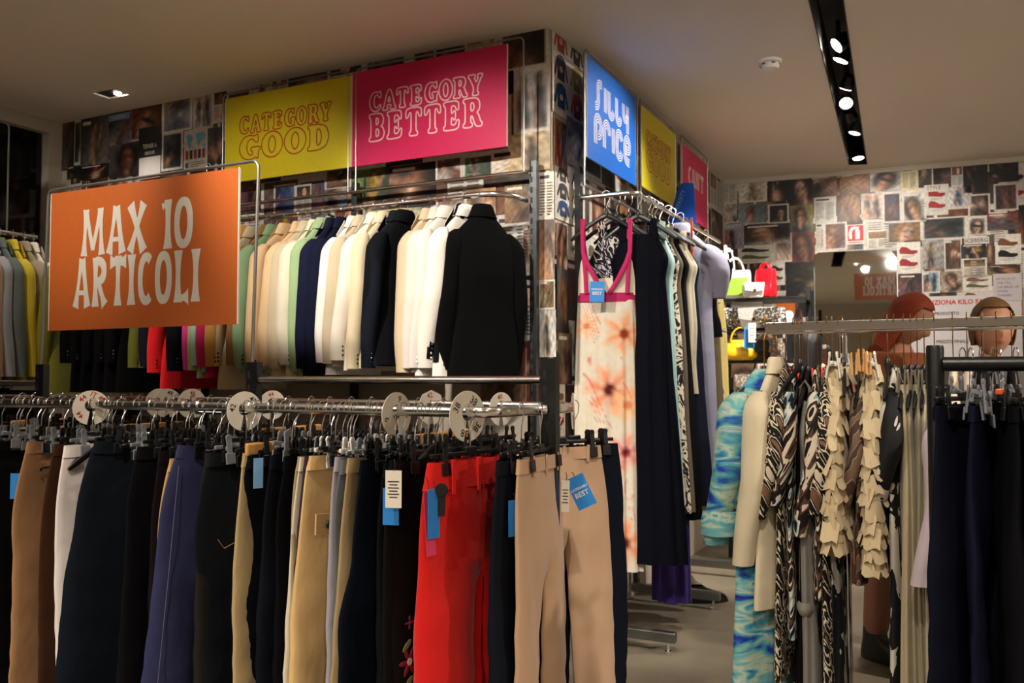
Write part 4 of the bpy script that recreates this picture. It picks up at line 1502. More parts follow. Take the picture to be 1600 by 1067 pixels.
def jacket(loc, rz, label, m, seed=1, L=.74, sl=.60, w=1.0, th=1.0, collar=True, hang='coat', desc=None, group='jackets on the wall rail', name='jacket', cat='jacket', hgroup='hangers on the jacket rail', tilt=0.0, buttons=True, bend=.03, fold=.004, sw=.062, hcol=None, lapel=True, hk=None, short=False, m_sleeve=None, top=True, fx=0.0, drop=0.0):
    root = empty(name, Vector(loc) - Vector((0, 0, drop)), rz, label, cat, group)
    root.rotation_euler = (0, tilt, rz)
    z0 = -.082
    lv = [(z0, .05 * w, .026 * th), (z0 - .025, .078 * w, .034 * th), (z0 - .065, .125 * w, .04 * th), (z0 - .11, .168 * w, .045 * th), (z0 - .15, .19 * w, .052 * th), (z0 - .2, .197 * w, .057 * th), (z0 - .28, .19 * w, .062 * th), (z0 - .44, .178 * w, .052 * th, 0, fx * .5), (z0 - L * .85, .205 * w, .058 * th, 0, fx), (z0 - L, .212 * w, .06 * th, 0, fx)]
    V, F = shell(lv, 32, 30, 2.2, fold=fold, seed=seed, wav=.005)
    mesh_ob('body', V, F, m, root, True, True)
    rs = random.Random(seed + 99)
    for s in (-1, 1):
        e = rs.uniform(.6, 1.3) * bend
        zs = z0 - .085
        q = [(zs, .02, .02, s * .15 * w, 0), (zs - .02, sw * .62, sw * .6, s * .165 * w, 0), (zs - .07, sw * .95, sw * .82, s * .185 * w, -.002), (zs - sl * .5, sw * .86, sw * .78, s * (.205 * w + .01), -.01 + e * .3), (zs - sl * .78, sw * .78, sw * .7, s * (.205 * w + .008), e), (zs - sl, sw * .72, sw * .6, s * (.2 * w), e * 1.6)]
        V, F = shell(q, 18, 22, 2.1, seed=seed + s + 7, wav=.007, captop=True)
        so = mesh_ob('sleeve', V, F, m_sleeve or m, root, True, True)
        if buttons:
            for k in range(3):
                b = MB().lathe([(.005, -.002), (.006, 0), (.0045, .002), (.0, .002)], 8, (0, 0, 0), 'Y').build('button', buttons if not isinstance(buttons, bool) else BLACKP, so)
                b.location = (s * (.2 * w) - .02, e * 1.5 - sw * .62 - .002, zs - sl + .025 + k * .02)
    if collar:
        lv = [(z0 + .05, .046, .034), (z0 + .056, .054, .042), (z0 + .045, .062, .048), (z0 + .01, .078, .055), (z0 - .022, .098, .058)]
        V, F = shell([(l[0], l[1] * w, l[2] * th) for l in [(z0 + .042, .046, .034), (z0 + .034, .055, .043), (z0 + .005, .066, .047), (z0 - .02, .083, .046)]], 24, 8, 2.2, seed=seed, wav=.002)
        mesh_ob('collar', V, F, m, root, True, True)
    if lapel:
        for s in (-1, 1):
            y = .062 * th + .006
            v = [(s * .045, .05 * th, z0 + .02), (s * .1, .058 * th, z0 - .06), (s * .075, y, z0 - .09), (s * .095, y, z0 - .11), (s * .01, y + .006, z0 - .34), (s * .005, y + .004, z0 - .3), (s * .03, y, z0 - .12)]
            v2 = [(a, b + .003, c) for a, b, c in v]
            k = len(v)
            f = [tuple(range(k)), tuple(reversed(range(k, 2 * k)))] + [(i, i + k, (i + 1) % k + k, (i + 1) % k) for i in range(k)]
            mesh_ob('lapel', v + v2, f, m, root, False, True)
    if hang:
        hanger(hang, loc, rz, f'hanger of the {desc or label}', hgroup, hcol, tilt=tilt, hk=hk, drop=drop)
    return root


def long_dress(loc, rz, label, m, seed=1, L=1.3, bust=.15, hemw=.2, th=.05, straps=True, strapm=None, rad=.12, rk=9, group='dresses on the aisle rail', name='long_dress', cat='dress', hang='coat', desc=None, sleeve=False, top=-.2, hgroup='hangers on the dress rail', n=48, m_=46, tilt=0.0, hk=None, hcol=None, strapx=.12, waist=.86, drop=0.0):
    root = empty(name, Vector(loc) - Vector((0, 0, drop)), rz, label, cat, group)
    root.rotation_euler = (0, tilt, rz)
    lv = [(top, bust * .6, th * .55), (top - .05, bust * .76, th * .65), (top - .12, bust, th * .8), (top - .22, bust * waist, th * .8), (top - .45, bust * (waist + .1), th), (top - L * .8, hemw * .95, th * 1.3), (top - L, hemw, th * 1.5)]
    V, F = shell(lv, n, m_, 2.1, rad=rad, rk=rk, fold=.006, seed=seed, wav=.005)
    mesh_ob('body', V, F, m, root, True, True)
    if straps:
        for s in (-1, 1):
            mb = MB()
            strapx = min(strapx, bust * .5)
            mb.tube([(s * strapx, .02, top - .03), (s * strapx * 1.0, .014, top + .05), (s * strapx, 0, -.1 - .12 * (strapx / .185) ** 1.2 + .018), (s * strapx, -.014, top + .05), (s * strapx, -.02, top - .03)], .0045, 8, 4.5)
            mb.build('strap', strapm or m, root)
    if hang:
        hanger(hang, loc, rz, f'hanger of the {desc or label}', hgroup, hcol, tilt=tilt, hk=hk, drop=drop)
    return root


def xr(px, Y):
    return hit_y(px, 590, Y).x


def yr(px, X):
    return hit_x(px, 590, X).y

# ------------------------------------------------------------------ trousers on the front rail
PI2 = math.pi / 2
rr = random.Random(11)
TR = [  # pixel of the near edge, colour, label, hanger kind, options
    (-42, (150, 112, 76), 'light brown trousers cut by the left picture edge', 'wood', {}),
    (-8, (20, 20, 22), 'black trousers between the two brown pairs at far left', 'clip', {}),
    (42, (158, 116, 78), 'tan trousers with zip pocket, second brown pair from the left', 'clip', {'d': -4, 'hip': .24}),
    (88, (58, 36, 24), 'dark chocolate trousers just left of the white pair', 'clip', {}),
    (104, (226, 214, 208), 'white jeans near the left end of the front rail', 'clear', {'d': 2}),
    (166, (20, 25, 32), 'big blue-black jeans sagging off a crooked hanger', 'clip', {'d': 10, 'tilt': .10, 'hw': .2, 'hip': .25, 'leg': .13, 'hem': .12, 'lean': .03}),
    (222, (16, 15, 17), 'black trousers behind the sagging blue-black jeans', 'clip', {}),
    (246, (24, 18, 20), 'black-brown trousers left of the violet navy pair', 'clip', {}),
    (272, (176, 140, 84), 'straw-coloured trousers seen low between dark legs', 'clip', {'dz': -.03}),
    (292, (44, 46, 78), 'violet navy trousers with pale side seam', 'clip', {'d': 6, 'tilt': .1}),
    (318, (34, 32, 28), 'charcoal trousers behind the stitched black jeans', 'clip', {}),
    (336, (24, 26, 30), 'black jeans with tan pocket stitching', 'clear', {'d': 8, 'hip': .25}),
    (378, (168, 144, 100), 'narrow khaki trousers right of the stitched jeans', 'clear', {}),
    (396, (14, 16, 20), 'black trousers under the wooden hanger', 'wood', {'d': 6}),
    (420, (18, 20, 26), 'blue-black trousers left of the khaki group', 'clip', {}),
    (440, (14, 14, 16), 'plain black trousers in front of the khaki group', 'clip', {}),
    (462, (150, 134, 100), 'olive khaki trousers at the left of the pale group', 'clip', {}),
    (474, (206, 196, 172), 'cream trousers showing as a thin pale strip', 'clip', {'th': .012}),
    (482, (58, 40, 58), 'dark purple satin trousers beside the gold satin pair', 'clear', {'sat': 1, 'L': .5}),
    (492, (206, 170, 112), 'gold satin cargo trousers with a black pocket button', 'white', {'sat': 1, 'd': 4}),
    (520, (150, 146, 154), 'lilac grey trousers right of the gold satin pair', 'white', {}),
    (534, (96, 98, 100), 'mid grey trousers with pale turn-up strip', 'clear', {}),
    (550, (158, 136, 96), 'khaki trousers with flap pocket under clear clips', 'clear', {'d': 3}),
    (572, (15, 19, 28), 'wide navy trousers flaring left under the size disc', 'clip', {'hem': .15, 'leg': .13, 'd': 6}),
    (600, (18, 18, 20), 'black trousers behind the white price label', 'clip', {}),
    (626, (22, 18, 17), 'black trousers with flowers embroidered on one leg', 'clip', {'d': 6, 'fold': .003, 'th': .018}),
    (613, (20, 18, 18), 'black trousers left of the embroidered pair', 'clip', {}),
    (686, (206, 22, 16), 'bright red trousers with tall waistband and belt loops', 'clip', {'d': 11, 'hw': .175, 'hip': .215, 'leg': .11, 'hem': .105, 'th': .028, 'tilt': .0}),
    (768, (22, 24, 32), 'navy trousers just behind the red pair', 'clip', {'dy': .12, 'd': -6}),
    (800, (186, 150, 118), 'beige trousers between the red pair and the steel upright', 'clip', {'d': -6, 'dy': .17}),
]
TROBJ = {}
for i, (px, c, lb, hk, op) in enumerate(TR):
    op = dict(op)
    d = op.pop('d', rr.uniform(-5, 3))
    dz, dy = op.pop('dz', 0), op.pop('dy', 0)
    m = cloth(c, .45 if op.pop('sat', 0) else .9, wr=.45)
    tilt = op.pop('tilt', rr.uniform(-.03, .03))
    hw = op.get('hw', .19)
    near = RF + dy - hw
    x = xr(px, near)
    x = max(-4.45, x)
    op.setdefault('leg', .112)
    op.setdefault('hem', rr.uniform(.09, .115))
    op.setdefault('th', rr.uniform(.014, .022))
    op.setdefault('L', rr.uniform(.98, 1.06))
    op.setdefault('lean', rr.uniform(-.02, .02))
    TROBJ[lb] = trousers((x, RF + dy, RZ + .003 + dz), PI2 - math.radians(d), lb, m, seed=100 + i, group='trousers on the front rail', hang=hk, tilt=tilt, **op)

red = TROBJ['bright red trousers with tall waistband and belt loops']
# tall waist seam, slanted pocket and fly of the red pair (camera side is local -y)
RD2 = cloth((176, 16, 12), .9, wr=.3)
V, F = shell([(-.138, .178, .024), (-.205, .193, .0295), (-.212, .196, .03)], 28, 6, 2.5, seed=4, wav=0)
mesh_ob('high_waistband', V, F, cloth((212, 24, 18), .9, wr=.3), red, True, True)
MB().tube([(.02, -.034, -.2), (.022, -.036, -.3), (.0, -.036, -.36)], .0022, 5).build('fly_seam', RD2, red)
MB().tube([(.17, -.03, -.2), (.135, -.037, -.25), (.128, -.037, -.3), (.15, -.034, -.33)], .003, 5).build('pocket_edge', RD2, red)
for x in (-.11, .0, .1):
    MB().box((x, -.034, -.178), (.013, .005, .095), bev=.0015).build('tall_belt_loop', cloth((212, 24, 18), .9, wr=.3), red, False)
# gold satin cargo: flap pocket and button
gs = TROBJ['gold satin cargo trousers with a black pocket button']
MB().prism([(-.2, -.3), (-.08, -.31), (-.08, -.37), (-.2, -.36)], -.042, -.036).build('pocket_flap', cloth((196, 160, 104), .45, wr=.45), gs, False)
MB().lathe([(.012, -.004), (.013, 0), (.0, .004)], 12, (-.15, -.046, -.335), 'Y').build('button', BLACKP, gs)
# stitched jeans: tan pocket stitching
sj = TROBJ['black jeans with tan pocket stitching']
STI = solid('tan_thread', (176, 140, 84), .8, 0, .1)
MB().tube([(-.05, -.04, -.2), (-.06, -.044, -.4), (-.17, -.044, -.43), (-.19, -.04, -.4)], .001, 4).build('stitching', STI, sj)
# side seam of the violet navy pair
vn = TROBJ['violet navy trousers with pale side seam']
MB().tube([(-.195, -.02, -.2), (-.2, -.03, -.5), (-.2, -.03, -.9)], .0012, 4).build('side_seam', solid('pale_thread', (84, 86, 112), .8, 0, .1), vn)
# tan pair: zip pocket with bright puller
tn = TROBJ['tan trousers with zip pocket, second brown pair from the left']
MB().tube([(-.15, -.03, -.23), (-.08, -.034, -.225), (-.02, -.034, -.222)], .004, 6).build('pocket_zip', solid('dark_zip', (30, 22, 18), .5, 0, .1), tn)
MB().lathe([(.006, -.003), (.006, .003)], 8, (-.16, -.034, -.235), 'Y').build('zip_puller', CHROME, tn)
# embroidered flowers
ef = TROBJ['black trousers with flowers embroidered on one leg']


def flower(parent, x, z, r, c, cc, y=-.042, n=8):
    mb = MB()
    for k in range(n):
        a = 2 * math.pi * k / n
        p = ell(x + r * .6 * math.cos(a), z + r * .6 * math.sin(a), r * .45, r * .17, 8, a)
        mb.prism(p, y - .0015, y)
    mb.build('embroidered_flower', c, parent, False)
    MB().prism(ell(x, z, r * .25, r * .25, 10), y - .003, y - .0015).build('flower_centre', cc, parent, False)


ORG, PLM, GRN = solid('orange_thread', (214, 108, 30), .7, 0, .1, 60), solid('plum_thread', (120, 24, 52), .7, 0, .1, 60), solid('sage_thread', (110, 120, 66), .7, 0, .1, 60)
flower(ef, -.165, -.79, .042, ORG, BLACKP)
flower(ef, -.17, -.68, .04, PLM, solid('cream_thread', (206, 190, 160), .7, 0, .1), n=6)
flower(ef, -.17, -.575, .018, PLM, PLM, n=4)
for k, (a, b) in enumerate(((-.17, -.735), (-.14, -.74), (-.12, -.775), (-.125, -.815), (-.18, -.635))):
    MB().prism(ell(a, b, .022, .008, 8, .6 + k * .8), -.0435, -.042).build('embroidered_leaf', GRN, ef, False)


# ------------------------------------------------------------------ swing tags
BLUET = solid('blue_card', (34, 128, 206), .5, 0, .03)


def swing_tag(parent_thing, loc, rz, ry, wd, ht, m, label, txt=None, cordup=.05, rx=0.0, lines=None):
    root = empty('swing_tag', loc, rz, label, 'tag', 'price and category tags')
    root.rotation_euler = (rx, ry, rz)
    MB().box((0, 0, -ht / 2 - cordup), (wd, .002, ht)).build('card', m, root, False)
    MB().tube([(0, 0, -cordup - .006), (.004, 0, -cordup * .5), (0, .004, 0)], .0012, 4).build('cord', BLACKP, root)
    if txt:
        for k, (s, sz, dz) in enumerate(txt):
            text_ob('lettering', s, sz, PALET, root, (0, -.0018, -ht / 2 - cordup + dz), bold=.0004)
    if lines:
        mb = MB()
        for k in range(lines):
            mb.box((0, -.0013, -cordup - ht * (.3 + .5 * k / lines)), (wd * (.7 - .2 * (k % 2)), .0004, ht * .03))
        mb.build('print_lines', INK, root, False)
    return root


BEST = [('CATEGORY', .011, .012), ('BEST', .022, -.008)]
p = hit_y(615, 735, 1.98)
swing_tag(None, p + Vector((0, 0, .03)), .3, 0, .045, .1, CARD, 'white barcode label hanging over a blue tag left of the red trousers', None, .03, lines=6)
swing_tag(None, hit_y(611, 745, 2.0), .3, 0, .045, .1, BLUET, 'blue tag below the white barcode label', None, .03)
swing_tag(None, hit_y(678, 752, 2.0), 1.25, 0, .04, .13, BLUET, 'blue tag on edge touching the red trousers', None, .02)
swing_tag(None, hit_y(667, 745, 1.99), 1.2, -.08, .03, .17, solid('pink_card', (214, 60, 100), .5, 0, .03), 'thin pink tag ribbon left of the red trousers', None, .04)
swing_tag(None, hit_y(803, 770, 2.2), 1.2, 0, .04, .1, BLUET, 'narrow blue tag on the right side of the red trousers', None, .02)
swing_tag(None, hit_y(404, 705, 2.02), 1.2, 0, .03, .09, solid('pale_blue_card', (120, 170, 214), .5, 0, .03), 'slim pale blue tag beside the khaki strip', None, .02)
swing_tag(None, hit_y(26, 735, 2.02), .6, 0, .04, .09, BLUET, 'blue tag peeping behind the tan trousers', None, .01)

p = hit_y(690, 765, 2.02)
st = empty('security_tag', p, .4, 'round black plastic security tag clipped to the red trousers', 'security tag')
MB().lathe([(.016, -.012), (.018, -.004), (.016, .006), (.006, .01), (.0, .011)], 18, (0, 0, 0), 'Y').build('disc', BLACKP, st)
MB().prism([(-.011, -.004), (.011, -.004), (.008, -.07), (-.008, -.07)], -.006, .006).build('body', BLACKP, st, False)
# ------------------------------------------------------------------ back rail of the trouser rack
for i in range(26):
    x = -1.45 - i * .105 - rr.uniform(0, .03)
    c = rr.choice([(18, 18, 20), (24, 26, 34), (34, 28, 24), (60, 52, 44), (20, 24, 30)])
    trousers((x, RB, RZ + .003), PI2 + rr.uniform(-.06, .06), 'dark trousers hidden on the back rail of the long rack', cloth(c), seed=300 + i, group='trousers on the back rail', hang='wood' if i % 7 == 2 else 'clip', desc='dark trousers on the back rail', hgroup='hangers on the back trouser rail', detail=False, L=1.0, th=.018)
# spare hangers crowded on the front rail
for i in range(34):
    x = -1.35 - i * .078 - rr.uniform(0, .03)
    hk_ = rr.choice(['clip', 'clip', 'clip', 'coat', 'clear'])
    hanger(hk_, (x, RF, RZ + .003), PI2 + rr.uniform(-.25, .25), f"empty {dict(clip='black clip', coat='black sloping', clear='smoky clear clip')[hk_]} hanger squeezed between the trousers on the front rail", 'spare hangers on the front rail', tilt=rr.uniform(-.12, .12))
# beige trousers on the arm end, right of the steel upright
bt = trousers((PX[0] - .075, RB - .03, RZ), PI2 + math.radians(-32), 'pale beige trousers with blue tag right of the steel upright', cloth((196, 160, 128), wr=.3), seed=77, group='trousers on the back rail', hang='clip', desc='pale beige trousers with blue tag', hw=.17, hip=.2, leg=.1, hem=.085, lean=.03, th=.025, hgroup='hangers on the back trouser rail')
trousers((PX[0] - .06, RB + .06, RZ), PI2 + math.radians(-32), 'navy trousers peeping out behind the pale beige pair', cloth((22, 26, 36)), seed=78, group='trousers on the back rail', hang='clip', desc='navy trousers behind the pale beige pair', hw=.19, hip=.215, hgroup='hangers on the back trouser rail')
swing_tag(None, hit_y(893, 738, 2.60), .35, -.45, .062, .105, BLUET, 'large tilted blue tag reading CATEGORY BEST on the beige trousers', BEST, .015)
swing_tag(None, hit_y(884, 738, 2.58), .35, .02, .026, .1, CARD, 'narrow white price label beside the tilted blue tag', None, .025, lines=5)

# ------------------------------------------------------------------ white size discs on the rails


def size_disc(x, y, r, txt, ink, label, rz=0.0, hole=.022, octo=False, dz=-.012):
    root = empty('size_disc', (x, y, RZ + dz), PI2 + rz, label, 'size disc', 'size discs on the trouser rails')
    n = 8 if octo else 40
    A, B = [], []
    for i in range(n + 1):
        a = math.radians(-78 + 336 * i / n)
        A.append((r * math.cos(a), r * math.sin(a)))
        B.append((hole * math.cos(a), hole * math.sin(a) + .008))
    v = [(p[0], y_, p[1]) for y_ in (-.0012, .0012) for p in A + B]
    k = n + 1
    f = []
    for i in range(n):
        f += [(i, i + 1, k + i + 1, k + i), (2 * k + i, 3 * k + i, 3 * k + i + 1, 2 * k + i + 1), (i, 2 * k + i, 2 * k + i + 1, i + 1), (k + i, k + i + 1, 3 * k + i + 1, 3 * k + i)]
    f += [(0, k, 3 * k, 2 * k), (n, 2 * k + n, 3 * k + n, k + n)]
    mesh_ob('disc', v, f, CARD, root, False, True)
    for t, ang in txt:
        a = math.radians(ang)
        q = (r + hole) / 2 * 1.05
        text_ob('number', t, r * .42, ink, root, (q * math.cos(a), -.0016, q * math.sin(a)), rot=(PI2, -(a - PI2), 0), bold=.0003)
    return root


size_disc(xr(136, RF - .02), RF, .064, [('44', 130), ('IT 44', 60), ('44', 215)], REDINK, 'white size disc printed 44 in red on the front rail', -.5)
size_disc(xr(376, RF - .02), RF, .066, [('42', 165), ('42', 50)], INK, 'cream size disc printed 42 in black on the front rail', -.25)
size_disc(xr(620, RF), RF, .068, [('9', 75), ('9', 195)], INK, 'scuffed white size disc printed 9 in black', -.1)
size_disc(-1.26, RF + .0, .074, [('38', 150), ('38', 60), ('38', 255), ('38', 320)], INK, 'white size disc printed 38 at the rail end above the red trousers', -.25)
size_disc(xr(262, RB), RB, .064, [('48', 165), ('48', 75)], INK, 'white size disc printed 48 in black on the back rail', -.3)
size_disc(xr(250, RB), RB, .064, [('50', 165), ('50', 75)], REDINK, 'red-printed size disc tucked behind the 48 disc', -.3)
size_disc(xr(300, RB), RB, .064, [('46', 165), ('46', 85)], REDINK, 'white size disc with red print right of the 48 disc', -.3)
size_disc(xr(426, RB), RB, .06, [('44', 100)], REDINK, 'small red-printed size disc beside the middle upright', -.3)
size_disc(xr(674, RB), RB, .066, [('42', 100)], REDINK, 'eight-sided white size disc on the back rail', -.3, octo=True)
size_disc(xr(783, RB), RB, .06, [('40', 100)], REDINK, 'half-hidden white size disc right of the 38 disc', -.3)
size_disc(PX[0] - .01, RB - .07, .062, [('38', 150), ('38', 40), ('38', 230), ('38', 320)], REDINK, 'white red-printed size disc right of the steel upright', .5)

# ------------------------------------------------------------------ jackets on the wall rail
IVY = [(690, (232, 226, 216), 'bright white blazer next to the black blazer', {'d': 12, 'b': WHITEP}), (660, (230, 224, 214), 'white blazer second from the black blazer', {'d': 8, 'b': WHITEP}), (644, (222, 214, 204), 'white blazer with curved hem third from the black blazer', {'b': WHITEP}),
       (631, (214, 192, 160), 'cream blazer right of the dark pocketed blazer', {}), (592, (22, 24, 28), 'black blazer with cuff buttons, sleeve forward', {'d': 12}), (580, (28, 32, 42), 'slate navy jacket behind the black sleeve', {}),
       (560, (226, 210, 176), 'warm cream jacket left of the slate navy one', {}), (544, (234, 226, 212), 'white jacket between cream and beige ones', {}), (524, (196, 182, 154), 'beige linen jacket with cuff buttons', {}), (511, (232, 228, 222), 'white jacket right of the two navy ones', {}),
       (492, (22, 26, 44), 'navy jacket with long straight sleeve', {}), (476, (26, 28, 50), 'dark navy jacket next to the pale green one', {}), (462, (150, 176, 130), 'pale green jacket with ribbed cuff beside navy', {}), (448, (222, 214, 192), 'off-white crumpled jacket left of the green one', {}), (436, (200, 186, 156), 'sand jacket with padded shoulder', {}),
       (422, (226, 194, 150), 'pale peach jacket with narrow sleeve', {}), (401, (230, 196, 150), 'peach jacket with wide sleeve', {'d': 5}), (381, (140, 176, 134), 'mint green jacket beside the wire frame', {'d': 6}),
       (372, (146, 110, 66), 'brown jacket partly behind the orange sign', {}), (350, (204, 188, 154), 'crumpled beige jacket hanging below the orange sign', {'d': 14, 'L': .82}), (338, (196, 148, 70), 'mustard jacket hem below the orange sign', {}), (326, (196, 36, 96), 'magenta jacket hem below the orange sign', {}),
       (316, (156, 206, 180), 'mint jacket hem below the orange sign', {}), (308, (176, 184, 130), 'patterned pale green jacket hem below the orange sign', {}), (300, (226, 60, 150), 'hot pink jacket hem below the orange sign', {}), (277, (24, 24, 28), 'black jacket hem between red and pink', {'d': 4}), (254, (222, 24, 28), 'bright red jacket hem below the orange sign', {'L': .82}),
       (232, (24, 26, 34), 'navy jacket hem left of the red one', {}), (216, (92, 94, 30), 'dark olive jacket hem below the orange sign', {})]
for i, (px, c, lb, op) in enumerate(IVY):
    op = dict(op)
    d = op.pop('d', rr.uniform(-3, 6))
    near = RW - .21
    x = xr(px, near)
    b = op.pop('b', None)
    jacket((x, RW, 2.152 + rr.uniform(-.01, .0)), PI2 - math.radians(d), lb, cloth(c, .9, wr=.3), seed=500 + i, L=op.pop('L', rr.uniform(.70, .77)), sl=rr.uniform(.60, .66), th=rr.uniform(.55, .8), sw=rr.uniform(.05, .06), buttons=b or BLACKP, bend=rr.uniform(0, .03), hk=None)
jacket((-1.93, RW + .0, 2.14), math.radians(57), 'black blazer turned with its back to the camera at the rail end', cloth((12, 12, 13), .8, wr=.3), seed=600, L=.76, sl=.64, th=1.0, w=.9, bend=.02, sw=.06, hcol=GREYP, desc='black blazer turned at the rail end')
jacket((-2.02, RW, 2.15), PI2 - .2, 'black jacket squeezed behind the turned black blazer', cloth((20, 20, 21)), seed=601, L=.7, th=.6, sw=.05)
for k, x in enumerate((-4.1, -4.2, -4.3, -4.4, -4.48)):  # coats added to stand in for the black shadow in this gap
    jacket((x, RW, 2.15), PI2, 'added black coat darkening the shadowed gap left of the olive jacket', cloth((14, 13, 14)), seed=610 + k, L=.85, th=.6, sw=.05)

# coats on the window rail
WJ = [(3.42, (214, 206, 188), 'cream coat furthest right on the window rail', {}), (3.36, (150, 136, 116), 'taupe coat right of the yellow one', {}), (3.29, (196, 174, 40), 'mustard yellow raincoat on the window rail', {}), (3.21, (96, 104, 100), 'slate green coat left of the yellow raincoat', {}),
      (3.14, (150, 152, 156), 'grey coat behind the beige parka', {}), (3.06, (176, 146, 110), 'beige parka with gathered cuffs on the window rail', {}), (2.96, (40, 42, 44), 'dark coat behind the beige parka sleeve', {}), (2.87, (186, 164, 118), 'khaki coat at the left edge of the picture', {}), (2.78, (226, 216, 200), 'white coat cut by the left edge of the picture', {})]
for i, (y, c, lb, op) in enumerate(WJ):
    jacket((-4.95, y, 2.153), math.radians(rr.uniform(-14, -2)), lb, cloth(c, .85, wr=.4), seed=700 + i, L=rr.uniform(.8, .86), sl=.68, th=.6, sw=.06, group='coats on the window rail', name='coat', cat='coat', hgroup='hangers on the window rail')
jacket((-4.68, RW, 2.15), PI2, 'olive yellow coat hanging low beside the cream one', cloth((128, 126, 44)), seed=720, L=.86, sl=.7, th=.6, group='coats on the window rail', name='coat', cat='coat', hgroup='hangers on the window rail')

# ------------------------------------------------------------------ flowered dress
HKD = (-1.53, 4.115, RD)
fdr = empty('flowered_dress', HKD, math.radians(21), 'cream maxi dress with orange flowers and magenta straps', 'dress', 'dresses on the aisle rail')
PINK = cloth((176, 30, 90), .7, wr=.2)
CREAM = cloth((214, 204, 184), .75, wr=.3)
V, F = shell([(-.53, .142, .045), (-.6, .146, .055), (-1.0, .158, .06), (-1.5, .165, .065), (-1.86, .17, .07)], 120, 130, 2.1, rad=.10, rk=13, seed=5, wav=.003)
cols = np.tile(np.array(lin((212, 203, 184))), (len(V), 1))
rsf = random.Random(3)
FL = [(.012, -.975, .17, (214, 96, 44), (86, 12, 12)), (.085, -.70, .14, (222, 122, 50), (140, 50, 16)), (-.07, -1.40, .15, (206, 64, 60), (110, 16, 26)), (.09, -1.28, .13, (214, 84, 110), (120, 20, 30)), (-.10, -1.70, .15, (222, 126, 66), (110, 20, 16)), (.08, -1.72, .16, (218, 106, 50), (100, 20, 16)), (-.1, -.66, .09, (226, 170, 120), (214, 120, 80)), (.1, -1.05, .12, (232, 170, 110), (214, 120, 70))]
x_, y_, z_ = V[:, 0], V[:, 1], V[:, 2]
for side in (-1, 1):
    for fx, fz, fr, fc, cc_ in FL:
        dx, dz = (x_ - fx * (1 if side < 0 else -1)), (z_ - fz)
        r_ = np.hypot(dx, dz)
        a_ = np.arctan2(dz, dx)
        lim = fr * (.8 + .14 * np.cos(a_ * 6 + fx * 40) + .08 * np.cos(a_ * 11 + fz * 30))
        k1 = np.clip((lim - r_) / (fr * .3), 0, 1) * (.72 + .28 * np.cos(a_ * 6 + fx * 40 + 2.5 * r_ / fr)) * (y_ * side > -.002)
        sh_ = np.clip(r_ / fr, 0, 1)[:, None]
        pc = np.array(lin(fc)) * (1 - sh_) + np.array(lin((232, 176, 130))) * sh_
        cols = cols * (1 - k1[:, None] * .92) + pc * k1[:, None] * .92
        k2 = np.clip((fr * .24 - r_) / (fr * .12), 0, 1)[:, None] * (y_ * side > -.002)[:, None]
        cols = cols * (1 - k2) + np.array(lin(cc_)) * k2
w5 = wob(rsf, 6)
w6 = wob(rsf, 6)
scr = np.clip((np.abs(np.sin(70 * x_ + 9 * w5(x_ * 3, z_ * 3) + 40 * z_)) - .93) * 14, 0, 1) * (w6(x_ * 3, z_ * 2) > .15)
cols = cols * (1 - scr[:, None] * .7) + np.array(lin((206, 70, 80))) * scr[:, None] * .7
mesh_ob('skirt', V, F, attr_mat('flower_print', .7, .03, .25), fdr, True, True, cols)
V, F = shell([(-.495, .141, .048), (-.54, .144, .05)], 48, 5, 2.1, seed=5, wav=0)
mesh_ob('waist_band', V, F, PINK, fdr, True, True)
for s in (-1, 1):
    poly = [(s * .112, -.30), (s * .085, -.37), (s * .02, -.49), (s * .02, -.505), (s * .141, -.505), (s * .14, -.42), (s * .128, -.34)]
    v, f = [], []
    for yy in (-.046, -.042):
        v += [(a, yy + .03 * (abs(a) / .14) ** 2 - .008 * math.sin((b + .3) * 15), b) for a, b in poly]
    k = len(poly)
    f = [tuple(range(k)), tuple(range(k, 2 * k))] + [(i, (i + 1) % k, (i + 1) % k + k, i + k) for i in range(k)]
    mesh_ob('bodice_cup', v, f, CREAM, fdr, False, True)
    MB().tube([(s * .118, .0, -.12), (s * .118, -.018, -.19), (s * .116, -.03, -.29), (s * .095, -.045, -.35), (s * .055, -.052, -.43), (s * .012, -.053, -.5)], .0042, 8, 2.6).build('strap', PINK, fdr)
    MB().tube([(s * .114, -.033, -.3), (s * .105, -.041, -.4), (s * .1, -.044, -.5)], .0042, 8, 2.4).build('bodice_ribbon', PINK, fdr)
    MB().tube([(s * .118, .0, -.12), (s * .115, .03, -.25), (s * .09, .045, -.42), (s * .08, .05, -.5)], .0045, 8, 3.0).build('back_strap', PINK, fdr)
v = [(-.14, .03, -.505), (.14, .03, -.505), (.12, .045, -.43), (.0, .05, -.41), (-.12, .045, -.43)]
mesh_ob('bodice_back', v + [(a, b + .003, c) for a, b, c in v], [(0, 1, 2, 3, 4), (9, 8, 7, 6, 5)] + [(i, (i + 1) % 5, (i + 1) % 5 + 5, i + 5) for i in range(5)], CREAM, fdr, False, True)
hanger('coat', HKD, math.radians(21), 'black plastic hanger of the flowered maxi dress', 'hangers on the dress rail', tilt=-.03)
p = hit_y(934, 434, 4.0)
swing_tag(None, hit_y(934, 436, 3.985), .36, .05, .07, .1, BLUET, 'sky blue tag at the neckline of the flowered dress', BEST, .012)

